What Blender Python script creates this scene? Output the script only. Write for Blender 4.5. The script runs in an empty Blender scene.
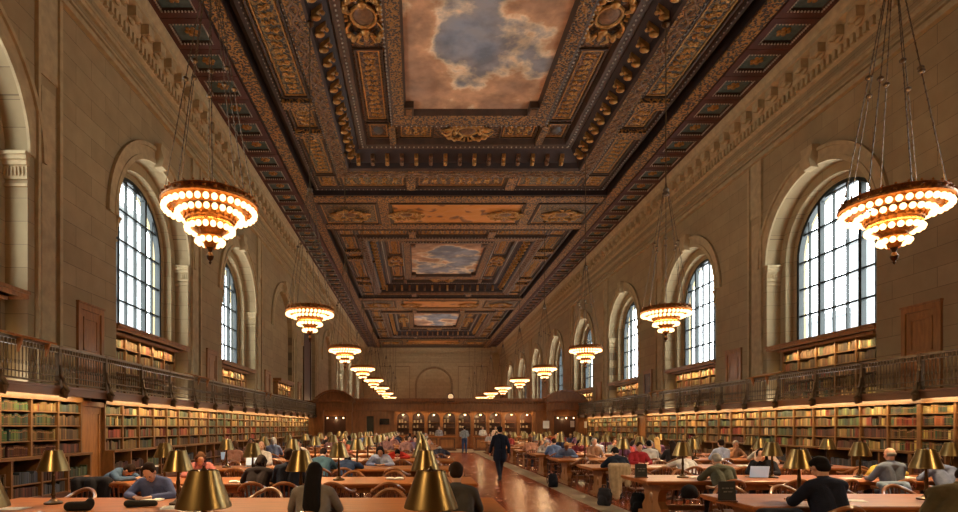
import bpy, math, random
from mathutils import Vector, Matrix
random.seed(7)
PI = math.pi
SC = bpy.context.scene
COL = SC.collection

# ------------------------------------------------------------------ helpers
class MB:
    """collects vertices and faces; build() links them as one mesh object"""
    def __init__(s, T=None):
        s.v = []; s.f = []; s.m = []; s.T = T
    def add(s, vs, fs, m=0):
        b = len(s.v)
        if s.T: vs = [s.T(*p) for p in vs]
        s.v.extend(tuple(p) for p in vs)
        for f in fs:
            s.f.append(tuple(b + i for i in f)); s.m.append(m)
    def quad(s, a, b, c, d, m=0): s.add([a, b, c, d], [(0, 1, 2, 3)], m)
    def box(s, x0, x1, y0, y1, z0, z1, m=0):
        s.add([(x0,y0,z0),(x1,y0,z0),(x1,y1,z0),(x0,y1,z0),(x0,y0,z1),(x1,y0,z1),(x1,y1,z1),(x0,y1,z1)],
              [(3,2,1,0),(4,5,6,7),(0,1,5,4),(1,2,6,5),(2,3,7,6),(3,0,4,7)], m)
    def cbox(s, c, d, m=0):
        s.box(c[0]-d[0]/2, c[0]+d[0]/2, c[1]-d[1]/2, c[1]+d[1]/2, c[2]-d[2]/2, c[2]+d[2]/2, m)
    def bbox(s, x0, x1, y0, y1, z0, z1, b=0.01, m=0):
        """box with chamfered edges"""
        vs = []; 
        for z, i in ((z0, b), (z0+b, 0), (z1-b, 0), (z1, b)):
            vs += [(x0+i+b*(i==0)*0, y0+i, z), (x1-i, y0+i, z), (x1-i, y1-i, z), (x0+i, y1-i, z)]
        fs = [(3,2,1,0), (12,13,14,15)]
        for k in range(3):
            for j in range(4):
                a = k*4+j; c = k*4+(j+1) % 4
                fs.append((a, c, c+4, a+4))
        s.add(vs, fs, m)
    def cyl(s, p, q, r0, r1=None, n=8, m=0, cap=True):
        r1 = r0 if r1 is None else r1
        p = Vector(p); q = Vector(q); d = (q-p)
        if d.length < 1e-6: return
        d.normalize()
        a = d.orthogonal().normalized(); b = d.cross(a)
        vs = []
        for c, r in ((p, r0), (q, r1)):
            for k in range(n):
                t = 2*PI*k/n; vs.append(c + a*(r*math.cos(t)) + b*(r*math.sin(t)))
        fs = [(k, (k+1) % n, n+(k+1) % n, n+k) for k in range(n)]
        if cap: fs += [tuple(range(n-1, -1, -1)), tuple(range(n, 2*n))]
        s.add(vs, fs, m)
    def lathe(s, c, prof, n=16, m=0, cap=True):
        vs = []; fs = []
        for r, z in prof:
            for k in range(n):
                t = 2*PI*k/n; vs.append((c[0]+r*math.cos(t), c[1]+r*math.sin(t), c[2]+z))
        for i in range(len(prof)-1):
            for k in range(n):
                fs.append((i*n+k, i*n+(k+1) % n, (i+1)*n+(k+1) % n, (i+1)*n+k))
        if cap:
            fs.append(tuple(range(n-1, -1, -1))); L = (len(prof)-1)*n
            fs.append(tuple(range(L, L+n)))
        s.add(vs, fs, m)
    def tube(s, pts, r, n=6, m=0, closed=False, flat=1.0):
        pts = [Vector(p) for p in pts]; N = len(pts); vs = []; fs = []
        for i, p in enumerate(pts):
            if closed: d = pts[(i+1) % N]-pts[i-1]
            else: d = pts[min(i+1, N-1)]-pts[max(i-1, 0)]
            d.normalize()
            up = Vector((0,0,1)) if abs(d.z) < .95 else Vector((0,1,0))
            a = d.cross(up).normalized(); b = a.cross(d)
            rr = r[i] if isinstance(r, (list, tuple)) else r
            for k in range(n):
                t = 2*PI*k/n; vs.append(p + a*(rr*math.cos(t)) + b*(rr*flat*math.sin(t)))
        for i in range(N if closed else N-1):
            j = (i+1) % N
            for k in range(n):
                fs.append((i*n+k, i*n+(k+1) % n, j*n+(k+1) % n, j*n+k))
        if not closed:
            fs.append(tuple(range(n-1, -1, -1))); fs.append(tuple(range((N-1)*n, N*n)))
        s.add(vs, fs, m)
    def ball(s, c, r, nu=10, nv=6, m=0, M=None):
        if not isinstance(r, (tuple, list)): r = (r, r, r)
        vs = []; fs = []
        def pt(a, b, cc):
            p = Vector((a*r[0], b*r[1], cc*r[2]))
            if M is not None: p = M @ p
            return p + Vector(c)
        vs.append(pt(0, 0, -1))
        for j in range(1, nv):
            t = PI*j/nv
            for k in range(nu):
                a = 2*PI*k/nu
                vs.append(pt(math.sin(t)*math.cos(a), math.sin(t)*math.sin(a), -math.cos(t)))
        vs.append(pt(0, 0, 1))
        for k in range(nu):
            fs.append((0, 1+(k+1) % nu, 1+k))
            L = 1+(nv-2)*nu
            fs.append((L+k, L+(k+1) % nu, len(vs)-1))
        for j in range(nv-2):
            for k in range(nu):
                a = 1+j*nu+k; b = 1+j*nu+(k+1) % nu
                fs.append((a, b, b+nu, a+nu))
        s.add(vs, fs, m)
    def capsule(s, p, q, r0, r1, n=12):
        """closed tapered capsule"""
        p = Vector(p); q = Vector(q); d = q-p
        if d.length < 1e-5: s.ball(p, max(r0, r1), n, 8); return
        d.normalize(); a = d.orthogonal().normalized(); b = d.cross(a)
        rings = [(p-d*r0, 0)]
        for t in (60, 30, 0): rings.append((p-d*(r0*math.sin(t*PI/180)), r0*math.cos(t*PI/180)))
        for t in (0, 30, 60): rings.append((q+d*(r1*math.sin(t*PI/180)), r1*math.cos(t*PI/180)))
        rings.append((q+d*r1, 0))
        vs = [rings[0][0]]; 
        for c, r in rings[1:-1]:
            for k in range(n):
                t = 2*PI*k/n; vs.append(c+a*(r*math.cos(t))+b*(r*math.sin(t)))
        vs.append(rings[-1][0]); fs = []
        R = len(rings)-2
        for k in range(n):
            fs.append((0, 1+(k+1) % n, 1+k)); L = 1+(R-1)*n
            fs.append((L+k, L+(k+1) % n, len(vs)-1))
        for j in range(R-1):
            for k in range(n):
                x = 1+j*n+k; y = 1+j*n+(k+1) % n
                fs.append((x, y, y+n, x+n))
        s.add(vs, fs)
    def prism(s, poly, vec, m=0):
        n = len(poly); v = Vector(vec)
        vs = [Vector(p) for p in poly]+[Vector(p)+v for p in poly]
        fs = [tuple(range(n-1, -1, -1)), tuple(range(n, 2*n))]+[(k, (k+1) % n, n+(k+1) % n, n+k) for k in range(n)]
        s.add(vs, fs, m)
    def mesh(s, name, mats, smooth=True):
        me = bpy.data.meshes.new(name)
        me.from_pydata(s.v, [], s.f)
        for m in (mats if isinstance(mats, (list, tuple)) else [mats]): me.materials.append(m)
        if max(s.m or [0]) > 0: me.polygons.foreach_set('material_index', s.m)
        if smooth:
            me.polygons.foreach_set('use_smooth', [True]*len(me.polygons))
            me.set_sharp_from_angle(angle=math.radians(38))
        me.update()
        return me
    def build(s, name, mats, parent=None, smooth=True):
        return link(name, s.mesh(name, mats, smooth), parent)

def link(name, data, parent=None):
    o = bpy.data.objects.new(name, data); COL.objects.link(o)
    if parent is not None: o.parent = parent
    return o
def tag(o, label=None, cat=None, group=None, kind=None):
    if label: o['label'] = label
    if cat: o['category'] = cat
    if group: o['group'] = group
    if kind: o['kind'] = kind
    return o
def thing(name, label, cat, loc=(0,0,0), rz=0, group=None, kind=None):
    o = link(name, None); o.location = loc; o.rotation_euler = (0, 0, rz); o.empty_display_size = .1
    return tag(o, label, cat, group, kind)
def struct(o, label=None, cat=None):
    return tag(o, label, cat, None, 'structure')
KIDS = {}
def kids(o):
    return [c for c in o.children]
def dup(o, loc=None, rz=None, label=None, group=None, parent=None, tree=None):
    """a copy of a thing with copies of its parts and sub-parts (mesh data shared)"""
    tree = tree or tree_of(o)
    def rec(node, par):
        src, ch = node
        c = src.copy(); COL.objects.link(c); c.parent = par
        for x in ch: rec(x, c)
        return c
    r = rec(tree, parent)
    if loc is not None: r.location = loc
    if rz is not None: r.rotation_euler = (0, 0, rz)
    if label: r['label'] = label
    if group: r['group'] = group
    return r
def tree_of(o):
    return (o, [tree_of(c) for c in o.children])
def recolor(o, m):
    for s in o.material_slots:
        s.link = 'OBJECT'; s.material = m

# ------------------------------------------------------------------ materials
MATS = {}
def lin(c):
    f = lambda v: v/12.92 if v <= .04045 else ((v+.055)/1.055)**2.4
    return tuple(f(x/255) for x in c)
def M(name, rgb, rough=.6, metal=0., var=.18, scale=6., bump=0., bscale=40., emit=0., stretch=(1,1,1), coat=0., spec=.5, ecol=None):
    if name in MATS: return MATS[name]
    c = lin(rgb); m = bpy.data.materials.new(name); m.use_nodes = True
    nt = m.node_tree; N = nt.nodes; L = nt.links; b = N['Principled BSDF']
    b.inputs['Roughness'].default_value = rough; b.inputs['Metallic'].default_value = metal
    b.inputs['Specular IOR Level'].default_value = spec
    b.inputs['Coat Weight'].default_value = coat; b.inputs['Coat Roughness'].default_value = .15
    tc = N.new('ShaderNodeTexCoord'); mp = N.new('ShaderNodeMapping'); mp.inputs['Scale'].default_value = stretch
    L.new(tc.outputs['Object'], mp.inputs['Vector'])
    nz = N.new('ShaderNodeTexNoise'); nz.inputs['Scale'].default_value = scale; nz.inputs['Detail'].default_value = 4
    L.new(mp.outputs[0], nz.inputs['Vector'])
    rp = N.new('ShaderNodeValToRGB')
    rp.color_ramp.elements[0].position = .3; rp.color_ramp.elements[1].position = .7
    rp.color_ramp.elements[0].color = tuple(x*(1-var) for x in c)+(1,)
    rp.color_ramp.elements[1].color = tuple(min(1, x*(1+var)) for x in c)+(1,)
    L.new(nz.outputs['Fac'], rp.inputs[0]); L.new(rp.outputs[0], b.inputs['Base Color'])
    if bump:
        n2 = N.new('ShaderNodeTexNoise'); n2.inputs['Scale'].default_value = bscale; n2.inputs['Detail'].default_value = 3
        L.new(mp.outputs[0], n2.inputs['Vector'])
        bp = N.new('ShaderNodeBump'); bp.inputs['Strength'].default_value = bump; bp.inputs['Distance'].default_value = .02
        L.new(n2.outputs['Fac'], bp.inputs['Height']); L.new(bp.outputs[0], b.inputs['Normal'])
    if emit:
        b.inputs['Emission Color'].default_value = (ecol if ecol else c)+(1,)
        b.inputs['Emission Strength'].default_value = emit
        m.cycles.emission_sampling = 'NONE'
    MATS[name] = m
    return m
def wood(name, rgb, rough=.35, var=.3, stretch=(1, 8, 8), scale=3., coat=.2):
    return M(name, rgb, rough, 0, var, scale, stretch=stretch, coat=coat, bump=.05, bscale=12)

def stone(name, axis, c1, c2, cm):
    m = bpy.data.materials.new(name); m.use_nodes = True; nt = m.node_tree; N = nt.nodes; L = nt.links
    b = N['Principled BSDF']; b.inputs['Roughness'].default_value = .75; b.inputs['Specular IOR Level'].default_value = .3
    g = N.new('ShaderNodeNewGeometry'); sp = N.new('ShaderNodeSeparateXYZ'); cb = N.new('ShaderNodeCombineXYZ')
    L.new(g.outputs['Position'], sp.inputs[0])
    L.new(sp.outputs['XYZ'.index(axis)], cb.inputs[0]); L.new(sp.outputs[2], cb.inputs[1])
    br = N.new('ShaderNodeTexBrick'); br.inputs['Scale'].default_value = 1.
    br.inputs['Brick Width'].default_value = 1.5; br.inputs['Row Height'].default_value = .56
    br.inputs['Mortar Size'].default_value = .009; br.inputs['Mortar Smooth'].default_value = .4; br.inputs['Bias'].default_value = 0
    br.inputs['Color1'].default_value = lin(c1)+(1,); br.inputs['Color2'].default_value = lin(c2)+(1,); br.inputs['Mortar'].default_value = lin(cm)+(1,)
    L.new(cb.outputs[0], br.inputs['Vector'])
    nz = N.new('ShaderNodeTexNoise'); nz.inputs['Scale'].default_value = 2.2; nz.inputs['Detail'].default_value = 6
    L.new(g.outputs['Position'], nz.inputs['Vector'])
    mx = N.new('ShaderNodeMix'); mx.data_type = 'RGBA'; mx.blend_type = 'MULTIPLY'; mx.inputs['Factor'].default_value = .55
    rp = N.new('ShaderNodeValToRGB'); rp.color_ramp.elements[0].position = .3; rp.color_ramp.elements[0].color = (.72, .70, .68, 1); rp.color_ramp.elements[1].position = .7
    L.new(nz.outputs['Fac'], rp.inputs[0])
    L.new(br.outputs['Color'], mx.inputs['A']); L.new(rp.outputs[0], mx.inputs['B']); L.new(mx.outputs['Result'], b.inputs['Base Color'])
    bp = N.new('ShaderNodeBump'); bp.inputs['Strength'].default_value = .35; bp.inputs['Distance'].default_value = .02; bp.invert = True
    L.new(br.outputs['Fac'], bp.inputs['Height']); L.new(bp.outputs[0], b.inputs['Normal'])
    return m

def ornament(name, gold, ground, scale=5., thr=.5, metal=.55, wave=False, stretch=(1,1,1)):
    """carved and gilded relief: scrolling gold leafwork over a dark ground"""
    m = bpy.data.materials.new(name); m.use_nodes = True; nt = m.node_tree; N = nt.nodes; L = nt.links
    b = N['Principled BSDF']; b.inputs['Roughness'].default_value = .42
    tc = N.new('ShaderNodeTexCoord'); mp = N.new('ShaderNodeMapping'); mp.inputs['Scale'].default_value = stretch
    L.new(tc.outputs['Object'], mp.inputs['Vector'])
    nz = N.new('ShaderNodeTexNoise'); nz.inputs['Scale'].default_value = scale*.7; nz.inputs['Detail'].default_value = 2; nz.inputs['Distortion'].default_value = 1.6
    L.new(mp.outputs[0], nz.inputs['Vector'])
    vo = N.new('ShaderNodeTexVoronoi'); vo.inputs['Scale'].default_value = scale; vo.feature = 'SMOOTH_F1'
    L.new(mp.outputs[0], vo.inputs['Vector'])
    ad = N.new('ShaderNodeMath'); ad.operation = 'ADD'
    L.new(nz.outputs['Fac'], ad.inputs[0])
    if wave:
        wv = N.new('ShaderNodeTexWave'); wv.inputs['Scale'].default_value = wave; wv.bands_direction = 'DIAGONAL'; wv.inputs['Distortion'].default_value = 4; wv.inputs['Detail Scale'].default_value = 1.2
        L.new(mp.outputs[0], wv.inputs['Vector'])
        ml = N.new('ShaderNodeMath'); ml.operation = 'MULTIPLY'; ml.inputs[1].default_value = .55
        L.new(wv.outputs['Fac'], ml.inputs[0]); L.new(ml.outputs[0], ad.inputs[1])
    else:
        L.new(vo.outputs['Distance'], ad.inputs[1])
    rp = N.new('ShaderNodeValToRGB'); rp.color_ramp.elements[0].position = thr+.25; rp.color_ramp.elements[1].position = thr+.42
    L.new(ad.outputs[0], rp.inputs[0])
    mx = N.new('ShaderNodeMix'); mx.data_type = 'RGBA'; mx.inputs['A'].default_value = lin(ground)+(1,); mx.inputs['B'].default_value = lin(gold)+(1,)
    L.new(rp.outputs[0], mx.inputs['Factor']); L.new(mx.outputs['Result'], b.inputs['Base Color'])
    mm = N.new('ShaderNodeMath'); mm.operation = 'MULTIPLY'; mm.inputs[1].default_value = metal; L.new(rp.outputs[0], mm.inputs[0]); L.new(mm.outputs[0], b.inputs['Metallic'])
    bp = N.new('ShaderNodeBump'); bp.inputs['Strength'].default_value = .8; bp.inputs['Distance'].default_value = .08
    L.new(ad.outputs[0], bp.inputs['Height']); L.new(bp.outputs[0], b.inputs['Normal'])
    return m

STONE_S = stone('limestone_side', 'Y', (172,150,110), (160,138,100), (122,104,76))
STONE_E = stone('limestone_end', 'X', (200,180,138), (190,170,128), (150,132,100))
STONE_P = M('limestone_plain', (174,154,116), .75, var=.12, scale=3, bump=.15, bscale=9, spec=.3)
STONE_SHADE = M('limestone_shaded', (152,130,94), .8, var=.15, scale=4, spec=.3)  # darker limestone copy: shade of the end wall mouldings put into the colour
CORNICE = M('limestone_cornice', (180,158,118), .75, var=.15, scale=4, bump=.2, bscale=12, spec=.3)
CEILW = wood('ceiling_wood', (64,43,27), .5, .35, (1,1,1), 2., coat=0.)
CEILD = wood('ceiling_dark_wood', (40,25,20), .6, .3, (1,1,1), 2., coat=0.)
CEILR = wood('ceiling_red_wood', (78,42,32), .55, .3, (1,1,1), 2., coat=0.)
GILT = ornament('gilded_guilloche', (150,106,52), (46,31,20), 12., .60, .4)
GILT2 = ornament('gilded_leafwork', (168,118,56), (46,31,20), 11., .62, .4)
ARAB = ornament('gilded_arabesque_on_grey', (136,104,56), (52,47,37), 9., .64, .3)
ARABR = ornament('gilded_arabesque_on_brown', (120,80,44), (56,39,26), 9., .62, .2)
GOLD = M('old_gold', (170,122,62), .4, .55, .35, 7, bump=.3, bscale=14)
GOLDD = M('dull_gold', (112,78,48), .5, .4, .4, 7, bump=.3, bscale=14)
BEAD = M('pale_bead', (170,158,140), .5, var=.2)
BLUEG = M('blue_green_coffer', (82,100,96), .6, var=.3)
SLATE = M('slate_medallion', (66,62,58), .5, var=.25)
GOLDP = ornament('gold_painted_panel', (196,128,58), (112,64,34), 1.2, .35, .2)
BRASS = M('aged_brass', (128,108,70), .3, 1., .12, 5)
BRASSD = M('dark_bronze', (78,58,36), .38, .9, .25, 6)
CHBRASS = M('chandelier_brass', (164,106,50), .4, .85, .45, 16, bump=.5, bscale=26)
BULB = M('lit_bulb', (255,214,150), .4, emit=3.8, ecol=(1.,.60,.26), var=0)
LAMPB = M('lit_lamp_bulb', (255,220,160), .4, emit=6., ecol=(1.,.66,.32), var=0)
OAK = wood('oak_tabletop', (156,90,34), .46, .25, (1.2,10,10), 1.6, coat=.05)
OAKD = wood('oak_table_base', (138,90,48), .42, .25, (6,6,1.5), 2.)
CHAIRW = wood('chair_wood', (96,54,32), .32, .25, (5,5,1.5), 3., coat=.3)
CHAIRL = wood('pale_chair_rail', (136,88,52), .28, .2, (3,3,3), 3., coat=.4)  # paler brown than the rest of the chair
SHELFW = wood('bookcase_oak', (112,78,44), .4, .25, (6,2,2), 2.)
SHELFB = wood('bookcase_back', (70,42,26), .6, .2, (4,4,2), 2., coat=0)
DOORW = wood('door_oak', (156,104,54), .4, .25, (6,6,1.2), 2.)
PANELW = wood('screen_oak', (140,90,48), .4, .25, (5,5,1.2), 1.5)
PANELD = wood('screen_dark_oak', (74,42,26), .45, .25, (5,5,1.2), 1.5)
IRON = M('bronze_railing', (98,80,56), .45, .45, .3, 9)
WFRAME = M('window_bronze', (30,36,34), .5, .3, .2, 8)
PAPER = M('paper', (232,226,212), .8, var=.04)
BLACK = M('black_matte', (22,22,24), .6, var=.2)
SCREENW = M('pale_screen', (176,200,216), .3, emit=.35, var=.03)
SILVER = M('laptop_silver', (168,172,176), .3, .7, .05)
SKIN = [M('skin_light', (214,168,140), .55, var=.06), M('skin_tan', (182,132,100), .55, var=.06), M('skin_brown', (118,78,56), .55, var=.06)]
EYE = M('eye_dark', (30,24,22), .3)
LIP = M('lip', (160,92,80), .5)
def cloth(rgb):
    n = 'cloth_%d_%d_%d' % rgb
    return M(n, rgb, .9, var=.2, scale=9, bump=.25, bscale=60, spec=.2)
STRIP = M('shelf_light_tube', (255,214,150), .4, emit=.35, ecol=(1.,.68,.34), var=0)

def glass_mat():
    m = bpy.data.materials.new('window_glass'); m.use_nodes = True; nt = m.node_tree; N = nt.nodes; L = nt.links
    N.remove(N['Principled BSDF'])
    t = N.new('ShaderNodeBsdfTransparent'); t.inputs[0].default_value = (.93, .96, .96, 1)
    g = N.new('ShaderNodeBsdfGlossy'); g.inputs['Roughness'].default_value = .03
    x = N.new('ShaderNodeMixShader'); x.inputs[0].default_value = .05
    L.new(t.outputs[0], x.inputs[1]); L.new(g.outputs[0], x.inputs[2]); L.new(x.outputs[0], N['Material Output'].inputs[0])
    return m
GLASS = glass_mat()

def floor_mat():
    m = bpy.data.materials.new('quarry_tile_floor'); m.use_nodes = True; nt = m.node_tree; N = nt.nodes; L = nt.links
    b = N['Principled BSDF']; b.inputs['Specular IOR Level'].default_value = .4
    g = N.new('ShaderNodeNewGeometry')
    br = N.new('ShaderNodeTexBrick'); br.inputs['Scale'].default_value = 1.; br.offset = .5
    br.inputs['Brick Width'].default_value = .5; br.inputs['Row Height'].default_value = .25
    br.inputs['Mortar Size'].default_value = .006; br.inputs['Bias'].default_value = 0
    br.inputs['Color1'].default_value = lin((150,72,32))+(1,); br.inputs['Color2'].default_value = lin((118,54,26))+(1,); br.inputs['Mortar'].default_value = lin((70,42,28))+(1,)
    L.new(g.outputs['Position'], br.inputs['Vector']); L.new(br.outputs['Color'], b.inputs['Base Color'])
    nz = N.new('ShaderNodeTexNoise'); nz.inputs['Scale'].default_value = 3.; nz.inputs['Detail'].default_value = 3
    L.new(g.outputs['Position'], nz.inputs['Vector'])
    rp = N.new('ShaderNodeMapRange'); rp.inputs['To Min'].default_value = .14; rp.inputs['To Max'].default_value = .34
    L.new(nz.outputs['Fac'], rp.inputs['Value']); L.new(rp.outputs[0], b.inputs['Roughness'])
    n2 = N.new('ShaderNodeTexNoise'); n2.inputs['Scale'].default_value = 5.; L.new(g.outputs['Position'], n2.inputs['Vector'])
    ad = N.new('ShaderNodeMath'); ad.operation = 'SUBTRACT'; L.new(n2.outputs['Fac'], ad.inputs[0]); L.new(br.outputs['Fac'], ad.inputs[1])
    bp = N.new('ShaderNodeBump'); bp.inputs['Strength'].default_value = .25; bp.inputs['Distance'].default_value = .008
    L.new(ad.outputs[0], bp.inputs['Height']); L.new(bp.outputs[0], b.inputs['Normal'])
    return m
TILE = floor_mat()
MARBLE = M('worn_marble', (160,142,116), .3, var=.18, scale=3)

def mural_mat(name, seed, warm):
    m = bpy.data.materials.new(name); m.use_nodes = True; nt = m.node_tree; N = nt.nodes; L = nt.links
    b = N['Principled BSDF']; b.inputs['Roughness'].default_value = .8; b.inputs['Specular IOR Level'].default_value = .1
    g = N.new('ShaderNodeNewGeometry'); mp = N.new('ShaderNodeMapping'); mp.inputs['Location'].default_value = (seed, seed*1.7, 0)
    L.new(g.outputs['Position'], mp.inputs['Vector'])
    a = N.new('ShaderNodeTexNoise'); a.inputs['Scale'].default_value = .34; a.inputs['Detail'].default_value = 10; a.inputs['Roughness'].default_value = .56; a.inputs['Distortion'].default_value = .1
    c = N.new('ShaderNodeTexNoise'); c.inputs['Scale'].default_value = 1.0; c.inputs['Detail'].default_value = 6; c.inputs['Distortion'].default_value = .1
    L.new(mp.outputs[0], a.inputs['Vector']); L.new(mp.outputs[0], c.inputs['Vector'])
    r = N.new('ShaderNodeValToRGB'); E = r.color_ramp.elements
    E[0].position = .30; E[0].color = lin((134,142,154))+(1,); E[1].position = .80; E[1].color = lin((146,122,104))+(1,)
    for p, col in ((.45, (146,144,144)), (.485, (190,176,156)), (.51, (224,200,166)), (.55, (196,154,118)), (.62, (170,134,106))):
        e = E.new(p); e.color = lin(col)+(1,)
    sp = N.new('ShaderNodeSeparateXYZ'); L.new(g.outputs['Position'], sp.inputs[0])
    def mth(op, x, y):
        n = N.new('ShaderNodeMath'); n.operation = op
        for i, v in enumerate((x, y)):
            if v is None: continue
            if isinstance(v, (int, float)): n.inputs[i].default_value = v
            else: L.new(v, n.inputs[i])
        return n.outputs[0]
    dx = mth('MULTIPLY', mth('ABSOLUTE', mth('SUBTRACT', sp.outputs[0], XC+.25), None), .052)
    dy = mth('MULTIPLY', mth('ABSOLUTE', mth('SUBTRACT', sp.outputs[1], warm), None), .016)
    pf = N.new('ShaderNodeTexVoronoi'); pf.feature = 'SMOOTH_F1'; pf.inputs['Scale'].default_value = .9; L.new(mp.outputs[0], pf.inputs['Vector'])
    puff = mth('MULTIPLY', pf.outputs['Distance'], .13)
    fac = mth('ADD', mth('ADD', mth('ADD', a.outputs['Fac'], puff), dx), mth('SUBTRACT', dy, .15))
    L.new(fac, r.inputs[0])
    r2 = N.new('ShaderNodeValToRGB'); r2.color_ramp.elements[0].position = .38; r2.color_ramp.elements[0].color = (.62, .57, .53, 1); r2.color_ramp.elements[1].position = .62
    r2.color_ramp.elements[1].color = (1.15, 1.08, 1.0, 1)
    L.new(c.outputs['Fac'], r2.inputs[0])
    x = N.new('ShaderNodeMix'); x.data_type = 'RGBA'; x.blend_type = 'MULTIPLY'; x.inputs['Factor'].default_value = .85
    L.new(r.outputs[0], x.inputs['A']); L.new(r2.outputs[0], x.inputs['B']); L.new(x.outputs['Result'], b.inputs['Base Color'])
    return m

# ------------------------------------------------------------------ dimensions
EYE_Z = 1.75; F = 570.
XC = 2.45; XL = XC-11.9; XR = XC+11.9
ZC = 15.5                 # ceiling soffit
YB = -8.; YE = 100.       # back and end walls
BAY0, BAY = 11., 9.65; NB = 9
ZG = 2.7                  # gallery floor
def SIDE(s):
    """(u, y, z): u = distance into the room from wall s (-1 left, +1 right)"""
    return (lambda u, y, z: (XL+u, y, z)) if s < 0 else (lambda u, y, z: (XR-u, y, z))
ORD = ['first','second','third','fourth','fifth','sixth','seventh','eighth','ninth','tenth','eleventh','twelfth']
SN = {-1: 'left', 1: 'right'}
SHELF_P = 10.5; NICHE_P = 42.; SKY = 11.5; EXPO = .04; CH_P = 1400.; CH_UP = 185.; LAMP_P = 12.
# ------------------------------------------------------------------ floor
b = MB(); b.box(XL-.5, XR+.5, YB, YE, -.3, 0); fl = struct(b.build('floor', TILE))
b = MB()
for x0, x1 in ((.62, 1.12), (3.78, 4.35)): b.box(x0, x1, YB, 44.5, 0.0005, .004)
b.box(-6.2, 11., 38.6, 44.5, 0.0005, .0045)
b.build('marble_border', MARBLE, fl)

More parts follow.
